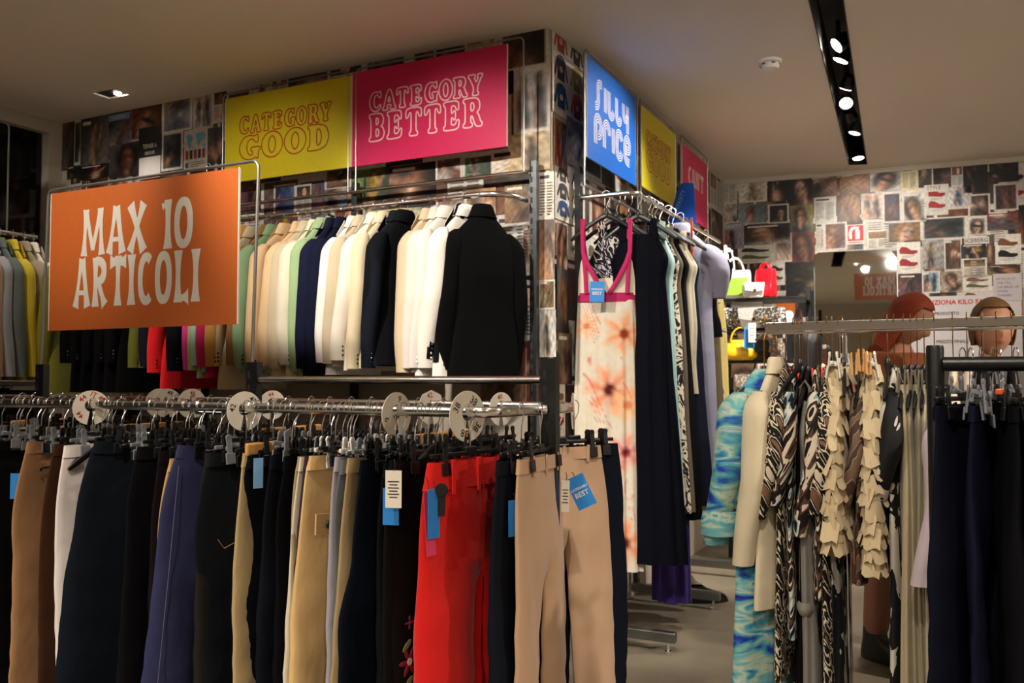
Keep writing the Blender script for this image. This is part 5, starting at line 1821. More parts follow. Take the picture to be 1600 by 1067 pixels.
# ------------------------------------------------------------------ other dresses on the aisle rail
def streak_cloth(name, stops, sc=(34, 34, 3.5), rot=.45):
    """brush-stroke print: stretched noise streaks through a stepped ramp"""
    m, nt, b = base_mat(name)
    L = nt.links
    tc = N(nt, 'ShaderNodeTexCoord')
    mp = N(nt, 'ShaderNodeMapping')
    mp.inputs['Rotation'].default_value = (rot, rot * .7, 0)
    L.new(tc.outputs['Object'], mp.inputs['Vector'])
    m2 = N(nt, 'ShaderNodeMapping')
    m2.inputs['Scale'].default_value = sc
    L.new(mp.outputs['Vector'], m2.inputs['Vector'])
    t = N(nt, 'ShaderNodeTexNoise', Scale=1.0, Detail=1.5)
    t.inputs['Distortion'].default_value = .35
    L.new(m2.outputs['Vector'], t.inputs['Vector'])
    r = ramp(nt, stops, 'CONSTANT')
    L.new(t.outputs['Fac'], r.inputs['Fac'])
    L.new(r.outputs['Color'], b.inputs['Base Color'])
    b.inputs['Roughness'].default_value = .75
    b.inputs['Specular IOR Level'].default_value = .2
    return m


LEAF = streak_cloth('leaf_print', [(0, (16, 16, 18)), (.4, (200, 192, 190)), (.45, (18, 18, 20)), (.56, (176, 166, 190)), (.6, (20, 20, 22)), (.66, (206, 200, 196))], (30, 30, 7), .6)
SWIRL = print_cloth('swirl_print', [(0, (16, 16, 18)), (.45, (212, 200, 180)), (.55, (16, 16, 18)), (.62, (206, 196, 176)), (.7, (16, 16, 18))], (10, 10, 6), 'noise', 2.5)
ZEB = streak_cloth('zebra_print', [(0, (20, 17, 16)), (.4, (206, 192, 166)), (.46, (24, 20, 18)), (.55, (206, 194, 170)), (.60, (26, 22, 20)), (.68, (120, 88, 66))])
ZEB2 = streak_cloth('feather_print', [(0, (22, 18, 17)), (.38, (206, 192, 168)), (.44, (84, 58, 46)), (.5, (26, 22, 20)), (.57, (206, 198, 180)), (.62, (120, 156, 164)), (.66, (20, 18, 18))], (26, 26, 3), -.45)
MAGL = print_cloth('magenta_lace', [(0, (20, 12, 18)), (.5, (176, 30, 110)), (.58, (24, 14, 20))], (18, 18, 14), 'wave', 8, 1.5)
YFL = print_cloth('yellow_floral', [(0, (200, 180, 110)), (.55, (206, 190, 130)), (.6, (90, 70, 130)), (.68, (190, 170, 96))], (9, 9, 7), 'noise', 2.0)
TYE = print_cloth('blue_tie_dye', [(0.3, (26, 30, 130)), (.38, (40, 74, 170)), (.44, (70, 150, 176)), (.5, (120, 178, 174)), (.57, (190, 200, 176)), (.63, (70, 164, 184)), (.72, (30, 44, 150))], (5, 5, 17), 'noise', .7, interp='LINEAR', rough=.75)
CAMO = print_cloth('black_white_leaves', [(0, (16, 16, 18)), (.52, (200, 194, 180)), (.7, (16, 16, 18))], (8, 8, 5), 'noise', 1.5)
DRS = [  # y on the rail, material, label, options
    (4.21, LEAF, 'black and white leaf print blouse seen through the flowered neckline', dict(L=.75, bust=.14, hemw=.15, dx=-.13)),
    (4.255, MAGL, 'black dress with magenta lace behind the flowered one', dict(L=1.1, bust=.15, hemw=.15, dx=-.08)),
    (4.20, cloth((12, 13, 20), .7), 'long sleeveless black evening gown right of the flowered dress', dict(L=1.62, bust=.15, hemw=.215, th=.055, dx=-.01, rad=.2, rk=11)),
    (4.335, cloth((150, 186, 184), .6), 'pale teal dress showing as a thin strip', dict(L=1.35, bust=.135, hemw=.16, dx=.0)),
    (4.385, SWIRL, 'black and cream swirl print dress', dict(L=1.4, bust=.145, hemw=.185, dx=.0)),
    (4.445, cloth((98, 88, 76), .6), 'taupe crinkled dress with beaded top', dict(L=1.4, bust=.15, hemw=.19, dx=.0)),
    (4.53, cloth((20, 20, 22)), 'plain black dress right of the taupe one', dict(L=1.45, bust=.16, hemw=.2, dx=.0)),
    (4.62, cloth((176, 168, 146)), 'cream and khaki draped dress', dict(L=.8, bust=.16, hemw=.15, dx=.02)),
    (4.70, cloth((26, 30, 44)), 'navy dress with orange edge', dict(L=1.4, bust=.15, hemw=.2, dx=.02)),
]
for i, (y, m, lb, op) in enumerate(DRS):
    dx = op.pop('dx')
    long_dress((XR + dx, y, RD), math.radians(rr.uniform(2, 12)), lb, m, seed=800 + i, **op)
lav = jacket((XR + .02, 4.86, RD), math.radians(10), 'lavender grey short-sleeved shirt dress with rolled sleeve', cloth((150, 150, 172), .8, wr=.5), seed=820, L=1.42, sl=.3, w=.98, th=.8, sw=.075, group='dresses on the aisle rail', name='shirt_dress', cat='dress', hgroup='hangers on the dress rail', lapel=False, hcol=WHITEP)
MB().box((.118, -.052, -.3), (.012, .004, .5)).build('orange_edging', solid('orange_cloth', (206, 92, 40), .8, 0, .1), bpy.data.objects[[o.name for o in bpy.data.objects if o.get('label') == 'navy dress with orange edge'][0]], False)
jacket((XR, 5.02, RD), math.radians(6), 'black strappy top behind the lavender shirt dress', cloth((16, 16, 18), .6), seed=821, L=.6, sl=.2, th=.7, group='dresses on the aisle rail', name='top', cat='top', hgroup='hangers on the dress rail', lapel=False, hcol=WHITEP)
long_dress((XR, 5.14, RD), .1, 'khaki brown dress left of the yellow floral one', cloth((110, 98, 74)), seed=822, L=1.4, bust=.18, hemw=.2)
long_dress((XR, 5.27, RD), .1, 'yellow floral print dress at the end of the row', YFL, seed=823, L=1.5, bust=.185, hemw=.2)
pd = long_dress((XR + .06, 4.5, RD - .42), .1, 'violet satin dress hem showing below the black gown', cloth((60, 40, 120), .45), seed=840, L=1.45, bust=.08, hemw=.1, hang=None, straps=True)
# blue printed shorts clipped high on the rail
bs = empty('blue_shorts', (-1.49, 5.42, 2.53), math.radians(14), 'bright blue cloth with pale printed lettering standing up against the pink sign', 'shorts')
BLUC = cloth((18, 84, 190), .7, wr=.4)
V, F = shell([(.0, .035, .02, .02), (-.03, .05, .028, .015), (-.14, .07, .03), (-.3, .1, .035, -.02)], 32, 16, 2.4, seed=9, wav=.005)
mesh_ob('body', V, F, BLUC, bs, True, True)
text_ob('lettering', 'UNIVERSITY', .036, solid('pale_blue_print', (110, 150, 214), .6, 0, .05), bs, (-.035, -.034, -.14), rot=(PI2, -1.2, 0), bold=.0004)
hanger('white', (XR, 5.5, RD), .2, 'white clip hanger under the blue printed cloth', 'hangers on the dress rail')
# shoes on the floor under the dresses
SHB, SHW = solid('black_shoe_leather', (16, 15, 15), .3, 0, .1), solid('pale_shoe_leather', (200, 190, 170), .35, 0, .08)


def shoe(name, loc, rz, m, label, group=None):
    r = empty(name, loc, rz, label, 'shoe', group)
    so = []
    V, F = shell([(.012, .045, .125), (.03, .043, .12), (.05, .036, .105, 0, .012), (.075, .03, .06, 0, .055), (.095, .026, .045, 0, .07)], 24, 10, 2.3, seed=3, wav=.001)
    mesh_ob('upper', V, F, m, r, True, True)
    MB().prism(ell(0, 0, .047, .13, 20), 0, .012).build('sole', SHB, r, False).rotation_euler = (PI2, 0, 0)
    MB().box((0, .1, .02), (.05, .04, .04), bev=.008).build('heel', SHB, r, False)
    return r


p = hit_z(1083, 925, 0)
shoe('ankle_shoe', p + Vector((0, 0, .001)), 1.0, SHW, 'pale shiny shoe standing on the floor under the dresses')
p = hit_z(1105, 940, 0)
shoe('ankle_shoe', p + Vector((0, 0, .001)), 2.2, SHB, 'black shoe on the floor right of the pale shiny one')

# ------------------------------------------------------------------ blouses on the chrome rack
GR = 'blouses on the chrome rack'
HG = 'hangers on the chrome rack'


def cx(px, Y=3.2):
    return xr(px, Y)


K = dict(drop=.085, group=GR, hgroup=HG, lapel=False, buttons=False, hk=GOLD)
def gx(px):
    return xr(px, RR)


jacket((gx(1196), RR - .02, RRZ + .01), math.radians(58), 'turquoise and blue tie-dyed tunic with turned-back cuff at the rail end', TYE, seed=900, L=1.16, sl=.56, w=.84, th=.75, sw=.07, name='tunic', cat='tunic', collar=False, bend=.05, **K)
tun = [o for o in bpy.data.objects if o.name == 'tunic'][0]
V, F = shell([(-.60, .066, .06, -.172, .06), (-.64, .072, .066, -.17, .065), (-.69, .07, .064, -.168, .07)], 20, 8, 2.1, seed=3, wav=.003)
mesh_ob('turned_cuff', V, F, TYE, tun, True, True)
jacket((gx(1213), RR, RRZ + .012), math.radians(76), 'cream linen jacket with frayed cuff next to the tie-dyed tunic', cloth((214, 200, 168), .85, wr=.4), seed=901, L=.86, sl=.62, w=.9, th=.5, sw=.062, name='linen_jacket', cat='jacket', **K)
B_ = dict(name='blouse', cat='blouse', collar=False)
jacket((gx(1228), RR, RRZ + .012), PI2 - .06, 'zebra print blouse next to the cream linen jacket', ZEB, seed=902, L=1.1, sl=.45, th=.4, sw=.04, w=.9, **B_, **K)
jacket((gx(1241), RR, RRZ + .012), PI2, 'brown feather print blouse second right of the linen jacket', ZEB2, seed=903, L=.95, sl=.4, th=.36, sw=.036, w=.82, **B_, **K)
long_dress((gx(1254), RR, RRZ + .012), PI2, 'black wrap dress between the print blouses', cloth((18, 16, 17)), seed=904, L=1.05, bust=.15, hemw=.16, th=.022, group=GR, hgroup=HG, drop=.085, hk=GOLD)
gd = long_dress((gx(1263), RR, RRZ + .012), PI2, 'grey jersey dress gathered with a knot low on the chrome rack', cloth((128, 122, 112), .8), seed=905, L=1.3, bust=.17, hemw=.17, th=.03, group=GR, hgroup=HG, drop=.085)
V, F = shell([(-.9, .172, .034), (-.915, .182, .042), (-.93, .182, .042), (-.945, .172, .034)], 28, 8, 2.1, seed=3, wav=.002)
mesh_ob('gathered_knot', V, F, cloth((128, 122, 112), .8), gd, True, True)
jacket((gx(1278), RR, RRZ + .012), PI2 + .03, 'feather print blouse with pale cuffs in the middle of the rail', ZEB2, seed=906, L=.8, sl=.5, th=.4, sw=.038, w=.9, **B_, **K)
jacket((gx(1293), RR, RRZ + .012), PI2, 'dark zebra print blouse left of the first ruffled top', ZEB, seed=907, L=1.15, sl=.42, th=.4, sw=.042, w=.88, **B_, **K)
long_dress((gx(1300), RR + .02, RRZ + .012), PI2, 'black and white leaf dress low under the ruffled top', CAMO, seed=908, L=1.2, bust=.14, hemw=.16, th=.025, group=GR, hgroup=HG, drop=.085)

# ruffled tops: tiers of small cloth squares
RUF = cloth((206, 186, 148), .85, wr=.3)


def petal_mesh():
    """one curled square of cloth"""
    v, f = [], []
    for j in range(5):
        for i in range(5):
            u, t = i / 4 - .5, j / 4
            v.append((u * .058, -.003 - .015 * t ** 1.3 - .005 * math.cos(u * 5), -t * .066 + .006 * math.sin(u * 7)))
    for j in range(4):
        for i in range(4):
            a = j * 5 + i
            f.append((a, a + 1, a + 6, a + 5))
    return v, f


PET = {}


def ruffled(loc, rz, label, seed, rows=11, L=.72, lean=.12, hang='white'):
    root = empty('ruffled_top', Vector(loc) - Vector((0, 0, .03)), rz, label, 'top', 'ruffled tops on the chrome rack')
    rs = random.Random(seed)
    V, F = shell([(-.12, .09, .02), (-.16, .15, .028), (-.3, .16, .035), (-.1 - L, .19, .045)], 24, 16, 2.2, seed=seed, wav=.004)
    mesh_ob('body', V, F, cloth((176, 156, 122), .85), root, True, True)
    for r in range(rows):
        z = -.13 - r * (L - .06) / rows
        t = r / rows
        a = .11 + .09 * min(1, t * 3) + .02 * t
        b = .024 + .014 * t
        for k in range(12):
            an = math.radians(180 + 30 * k + (r % 2) * 15 + rs.uniform(-6, 6))
            if 'm' not in PET:
                v, f = petal_mesh()
                o = mesh_ob('ruffle', v, f, RUF, root, True, False)
                PET['m'] = o.data
            else:
                o = link(bpy.data.objects.new('ruffle', PET['m']), root)
            o.location = (a * math.cos(an), b * math.sin(an), z)
            nx, ny = math.cos(an) * b, math.sin(an) * a
            o.rotation_euler = (rs.uniform(-.15, .25), rs.uniform(-.15, .15), math.atan2(ny, nx) + PI2)
    if hang:
        hanger(hang, loc, rz, f"pale clip hanger of the {label.split(',')[0]}", HG, hk=GOLD, drop=.03)
    return root


ruffled((gx(1312), RR, RRZ + .012), PI2 - .05, 'first beige ruffled top, left of the gap on the chrome rack', 21, 14, .68)
jacket((gx(1345), RR + .02, RRZ + .012), PI2, 'brown printed blouse between the two ruffled tops', print_cloth('brown_print', [(0, (110, 88, 70)), (.5, (176, 156, 130)), (.6, (70, 52, 44))], (9, 9, 7), 'wave', 9, 1.2), seed=911, L=.75, sl=.4, th=.36, sw=.035, w=.68, name='blouse', cat='blouse', collar=False, **K)
ruffled((gx(1362), RR, RRZ + .012), PI2 + .06, 'second beige ruffled top held by wooden pegs', 22, 15, .74)
# wooden pegs above the second ruffled top
for k in range(3):
    pg = empty('wooden_peg', (gx(1362) - .02 + (k - 1) * .022, RR - .17, 1.35 - abs(k - 1) * .012), .3 * k, 'wooden clothes peg on the second ruffled top', 'clothes peg', 'wooden pegs')
    for s in (-1, 1):
        MB().prism([(s * .002, -.03), (s * .011, -.025), (s * .012, .045), (s * .006, .05)], -.005, .005).build('peg_half', WOOD, pg, False)
    MB().lathe([(.005, -.007), (.005, .007)], 8, (0, 0, .01), 'Y').build('spring', CHROME, pg)
jacket((gx(1398), RR, RRZ + .012), PI2 - .05, 'black and white leaf blouse with short sleeve on the chrome rack', CAMO, seed=912, L=1.15, sl=.36, th=.42, sw=.048, w=.85, name='blouse', cat='blouse', collar=False, **K)
for i, (x, c, lb) in enumerate(((gx(1413), (176, 160, 128), 'beige long dress right of the leaf blouse'), (gx(1424), (150, 138, 110), 'khaki long dress third from the black post'), (gx(1434), (140, 130, 104), 'olive khaki long dress second from the black post'), (gx(1445), (168, 158, 134), 'pale khaki long dress behind the black post'))):
    long_dress((x, RR, RRZ + .012), PI2, lb, cloth(c, .8), seed=920 + i, L=1.3, bust=.19, hemw=.2, th=.025, rad=.1, top=-.14, group=GR, hgroup=HG, drop=.085, hk=GOLD, strapx=.14)
jacket((gx(1452), RR - .05, RRZ - .1), PI2 + .1, 'pale lilac crinkled shirt low beside the black post', cloth((196, 180, 186), .8, wr=.6), seed=930, L=.95, sl=.5, th=.5, sw=.06, name='shirt', cat='shirt', hang=None, **{k: v for k, v in K.items() if k != 'hk'})
for i, (x, c, lb) in enumerate(((gx(1490), (214, 200, 176), 'cream blouse seen under the black rail'), (gx(1512), (222, 206, 196), 'pale pink blouse seen under the black rail'), (gx(1535), (40, 40, 44), 'black and grey blouse seen under the black rail'), (gx(1558), (190, 186, 180), 'silver grey blouse seen under the black rail'), (gx(1582), (34, 32, 36), 'charcoal blouse at the right edge of the chrome rack'))):
    jacket((x, RR, RRZ + .012), PI2, lb, cloth(c, .8) if i != 3 else print_cloth('grey_print', [(0, (60, 60, 64)), (.5, (190, 188, 184)), (.6, (90, 90, 94))], (10, 10, 8), 'wave', 7), seed=940 + i, L=.9, sl=.45, th=.42, sw=.042, w=.88, name='blouse', cat='blouse', collar=False, hcol=WHITEP if i < 2 else GREYP, **K)
for i in range(5):
    hanger(rr.choice(['coat', 'clip']), (-.5 + i * .15, RR, RRZ + .012), PI2 + rr.uniform(-.3, .3), 'empty hanger among the blouses on the chrome rack', 'spare hangers on the chrome rack', drop=.06, tilt=rr.uniform(-.1, .1), hk=GOLD if i % 3 == 0 else None)

# ------------------------------------------------------------------ dark clothes on the black rack
for i, (x, c, d, lb) in enumerate(((.03, (18, 20, 32), -24, 'navy trousers next to the black post'), (.075, (20, 22, 38), -10, 'dark blue trousers second from the black post'), (.12, (16, 16, 20), 10, 'black trousers with red tag on the black rack'), (.16, (22, 24, 42), 14, 'indigo jeans in the middle of the black rack'), (.205, (14, 15, 17), 20, 'black skirt-like trousers at the right edge'), (.25, (20, 22, 26), 5, 'charcoal trousers rightmost on the black rack'))):
    trousers((x, KY, 1.362), PI2 + math.radians(d), lb, cloth(c), seed=960 + i, group='trousers on the black rack', hang='clear' if i in (1, 4) else 'clip', hgroup='hangers on the black rack', L=1.05, th=.02, hw=.17, hip=.2)
for i in range(2):
    hanger('clear', (.05 + i * .055, KY, 1.362), PI2 + rr.uniform(-.4, .4), 'empty clear hanger on the black rail', 'spare hangers on the black rack', tilt=rr.uniform(-.2, .2))
ORC = solid('orange_size_clip', (226, 92, 40), .4, 0, .05)
for k, (px, py) in enumerate(((1528, 613), (1561, 612))):
    p = hit_y(px, py, KY - .1)
    tag(MB().box((p.x, p.y, p.z), (.018, .012, .016), bev=.003).build('size_clip', ORC if k else solid('peach_size_clip', (220, 150, 110), .4, 0, .05), None, False), ('bright orange size clip on the black rack hangers' if k else 'peach size clip on the black rack hangers'), 'size clip')

# ------------------------------------------------------------------ handbags at the end of the aisle
bst = empty('bag_stand', (-1.17, 6.3, 0), 0, 'dark shelf stand piled with handbags at the end of the aisle', 'shelf')
for sx in (-.28, .28):
    MB().box((sx, .15, .97), (.03, .03, 1.94)).build('upright', BLKMETAL, bst, False)
SHZ = [1.16, 1.41, 1.63, 1.84]
for z in SHZ + [.5]:
    MB().box((0, 0, z), (.6, .34, .018), bev=.002).build('shelf_board', BLKMETAL, bst, False)


def bag(px, z, wd, dp, ht, m, label, style='tote', rz=0.0, Y=6.2, hm=None, extra=None, ry=0.0, hs=.55):
    x = hit_y(px, 590, Y).x
    r = empty('handbag', (x, Y, z), rz, label, 'handbag', 'handbags on the stand')
    r.rotation_euler = (0, ry, rz)
    a, b = wd / 2, dp / 2
    if style == 'tote':
        lv = [(ht, a * .96, b * .55), (ht * .9, a, b * .7), (ht * .4, a * 1.02, b), (.02, a, b), (0, a * .9, b * .85)]
        p = 4.5
    elif style == 'hobo':
        lv = [(ht, a * .55, b * .25), (ht * .8, a * .8, b * .6), (ht * .45, a, b), (ht * .15, a * .95, b), (0, a * .6, b * .6)]
        p = 2.3
    else:
        lv = [(ht, a * .9, b * .5), (ht * .85, a, b * .9), (ht * .3, a * 1.0, b), (0, a * .92, b * .8)]
        p = 3.2
    V, F = shell(lv, 32, 14, p, seed=int(px), wav=.003, captop=True)
    F = F + [tuple(reversed(range(len(V) - 32, len(V))))]
    mesh_ob('body', V, F, m, r, True, True)
    if style in ('tote', 'hobo'):
        for s in (-1, 1):
            hh = ht * hs if style == 'tote' else ht * .7
            pts = [(a * .55 * math.cos(q), s * b * .35, ht * .9 + hh * math.sin(q)) for q in [math.pi * i / 10 for i in range(11)]]
            MB().tube(pts, .006, 7).build('handle', hm or m, r)
            if style == 'hobo':
                break
    else:
        MB().prism([(-a * .96, ht * .98), (a * .96, ht * .98), (a * .9, ht * .45), (0, ht * .34), (-a * .9, ht * .45)], -b - .012, -b - .004).build('flap', hm or m, r, False)
        MB().lathe([(.012, -.004), (.012, .004)], 12, (0, -b - .016, ht * .42), 'Y').build('clasp', GOLD, r)
    if extra:
        extra(r, a, b, ht)
    return r


SILV = solid('silver_leather', (206, 204, 200), .25, .15, .08, 20, .3, 90)
WHTL = solid('white_patent', (236, 232, 226), .15, 0, .04, 10, .05, 30)
REDL = solid('red_patent', (206, 22, 34), .15, 0, .05, 10, .1, 30)
BLKL = solid('black_leather', (20, 19, 19), .35, 0, .1, 20, .2, 80)
YELL = solid('yellow_leather', (226, 180, 24), .4, 0, .08, 20, .2, 50)
SNAK = print_cloth('snake_skin', [(0, (150, 138, 124)), (.25, (196, 186, 172)), (.4, (120, 108, 98))], (60, 60, 60), 'voro', rough=.5)
NETM = print_cloth('silver_net', [(0, (230, 228, 222)), (.3, (200, 198, 192)), (.42, (90, 86, 82))], (70, 70, 70), 'voro', rough=.35)


def green_panel(r, a, b, ht):
    MB().box((0, -b * .95 - .003, ht * .42), (a * 1.6, .004, ht * .62), bev=.001).build('green_panel', solid('green_plastic', (130, 168, 60), .2, 0, .1), r, False)


z3, z2, z1, z0 = SHZ[3] + .01, SHZ[2] + .01, SHZ[1] + .01, SHZ[0] + .01
bag(1150, z3, .22, .12, .2, WHTL, 'white patent tote with green front panel on the top shelf', 'tote', .15, extra=green_panel)
bag(1198, z3, .14, .1, .2, REDL, 'glossy red bag on the top shelf', 'tote', -.3, hs=.3)
bag(1178, z3, .14, .08, .1, SILV, 'small silver pouch between the green-fronted tote and the red bag', 'clutch', .4, Y=6.1)
bag(1207, z2, .2, .09, .13, NETM, 'silver netted clutch leaning on the second shelf', 'clutch', -.5, Y=6.05)
bag(1182, z1, .2, .1, .14, BLKL, 'black leather bag on the third shelf right of the yellow one', 'clutch', -.2, Y=6.16)
bag(1170, z0, .2, .1, .15, SNAK, 'grey snakeskin pouch in front on the fourth shelf', 'clutch', .3, Y=6.08)
bag(1172, z2, .2, .1, .2, WHTL, 'white patent bag standing behind the silver clutch', 'clutch', .1, Y=6.3)
bag(1142, z1, .16, .12, .18, NETM, 'silver netted pouch left of the yellow bag', 'hobo', .3, Y=6.25)
bag(1140, z3, .15, .1, .24, WHTL, 'white bag with big handle behind the green-fronted tote', 'hobo', .2, Y=6.36)
bag(1150, z2, .2, .11, .15, NETM, 'silver netted bag under the green-fronted tote', 'clutch', .1, Y=6.2)
bag(1185, z2, .24, .12, .14, SILV, 'large bright silver clutch on the second shelf', 'clutch', -.15, Y=6.13)
bag(1222, z2, .16, .1, .11, WHTL, 'long white clutch at the right of the second shelf', 'clutch', -.35, Y=6.16)
bag(1150, z0, .24, .13, .13, BLKL, 'black leather clutch below the yellow bag', 'clutch', .1, Y=6.24)
bag(1208, z1, .18, .12, .15, SNAK, 'grey snakeskin bag beside the yellow one', 'clutch', -.1, Y=6.2)
bag(1158, z1, .24, .13, .14, YELL, 'bright yellow slouchy bag on the third shelf', 'hobo', .2, Y=6.12)
bag(1192, z0, .2, .13, .17, BLKL, 'black slouchy bag right of the yellow one', 'hobo', -.2, Y=6.15)
bag(1228, z0, .17, .12, .14, SNAK, 'pale snakeskin bag at the right of the yellow one', 'hobo', .0, Y=6.2)
bag(1150, .51, .3, .16, .3, SNAK, 'big grey snakeskin shopper on the bottom shelf', 'tote', .1, Y=6.22)
bag(1200, .51, .26, .16, .28, BLKL, 'big black shopper on the bottom shelf', 'tote', -.1, Y=6.22)
GB = bag(1160, .81, .2, .12, .24, SNAK, 'grey snakeskin shoulder bag hanging low between dresses and tunic', 'hobo', .0, Y=6.1)
MB().box((hit_y(1160, 590, 6.2).x * 0 + .0, 0, .8), (.6, .34, .018), bev=.002).build('shelf_board', BLKMETAL, bst, False)
swing_tag(None, hit_y(1175, 500, 6.0), .3, 0, .05, .13, CARD, 'white label over a blue tag hanging from the handbags', None, .02, lines=3)
swing_tag(None, hit_y(1172, 505, 6.02), .3, .06, .07, .15, BLUET, 'blue tag behind the white label on the handbags', None, .02)
wall_label(wall_back, hit_c, CN, CANG, (360, 775, 455, 840), 1100, 230, 3.2, (206, 110, 40), [], .012)
wall_label(wall_back, hit_c, CN, CANG, (368, 845, 455, 870), 1100, 230, 3.2, (84, 54, 140), [], .012)

# ------------------------------------------------------------------ people
def skin_mesh(joints, edges, root=0, sub=2):
    me = bpy.data.meshes.new('skin')
    me.from_pydata([j[0] for j in joints], edges, [])
    o = bpy.data.objects.new('skin', me)
    COL.objects.link(o)
    md = o.modifiers.new('skin', 'SKIN')
    md.use_smooth_shade = True
    sv = me.skin_vertices[0].data
    for i, j in enumerate(joints):
        sv[i].radius = (j[1], j[1])
        sv[i].use_root = (i == root)
    ss = o.modifiers.new('sub', 'SUBSURF')
    ss.levels = sub
    ss.render_levels = sub
    dg = bpy.context.evaluated_depsgraph_get()
    ev = o.evaluated_get(dg)
    m2 = bpy.data.meshes.new_from_object(ev)
    V = np.array([v.co[:] for v in m2.vertices])
    F = [tuple(p.vertices) for p in m2.polygons]
    bpy.data.objects.remove(o)
    return V, F


def head_mesh(c, tilt=0.0, turn=0.0, sk=(206, 150, 120), lips=(170, 70, 70), eye=(60, 42, 30)):
    """head with brow, nose, lips, chin and ears; faces -y"""
    n, m = 40, 32
    V, Cc = [], []
    skl = np.array(lin(sk))
    for i in range(m + 1):
        f = math.pi * i / m
        for k in range(n):
            a = 2 * math.pi * k / n
            x, y, z = math.sin(f) * math.cos(a), math.sin(f) * math.sin(a), math.cos(f)
            X, Y, Z = x * .076, y * .096, z * .118
            if z < 0:
                X *= 1 - .32 * (-z) ** 1.4
                Y *= 1 - .12 * (-z) ** 1.5
            front = max(0, -y)
            d = lambda cx, cz, w, h: math.exp(-((X - cx) / w) ** 2 - ((Z - cz) / h) ** 2) * (front > .3)
            Y -= .019 * d(0, -.024, .010, .018) + .010 * d(0, .0, .008, .022)
            Y += .010 * (d(-.03, .010, .016, .011) + d(.03, .010, .016, .011))
            Y -= .005 * (d(-.03, .030, .022, .008) + d(.03, .030, .022, .008))
            Y -= .007 * d(0, -.058, .022, .008) + .008 * d(0, -.098, .022, .016)
            col = skl.copy()
            t = d(0, -.058, .02, .006)
            col = col * (1 - t) + np.array(lin(lips)) * t
            t = min(1, 1.3 * (d(-.03, .010, .012, .005) + d(.03, .010, .012, .005)))
            col = col * (1 - t) + np.array(lin(eye)) * t
            t = min(1, .9 * (d(-.03, .031, .018, .004) + d(.03, .031, .018, .004)))
            col = col * (1 - t) + np.array(lin((80, 54, 36))) * t
            V.append((X, Y, Z))
            Cc.append(col)
    F = []
    for i in range(m):
        for k in range(n):
            k2 = (k + 1) % n
            F.append((i * n + k, (i + 1) * n + k, (i + 1) * n + k2, i * n + k2))
    b = len(V)
    for s in (-1, 1):
        b = len(V)
        for i in range(7):
            for k in range(10):
                f, a = math.pi * i / 6, 2 * math.pi * k / 10
                V.append((s * .075 + .009 * math.sin(f) * math.cos(a), .008 + .018 * math.sin(f) * math.sin(a), -.004 + .03 * math.cos(f)))
                Cc.append(skl)
        for i in range(6):
            for k in range(10):
                k2 = (k + 1) % 10
                F.append((b + i * 10 + k, b + (i + 1) * 10 + k, b + (i + 1) * 10 + k2, b + i * 10 + k2))
    M = Matrix.Rotation(turn, 3, 'Z') @ Matrix.Rotation(tilt, 3, 'X')
    V = [tuple(M @ Vector(v) + Vector(c)) for v in V]
    return V, F, Cc, M


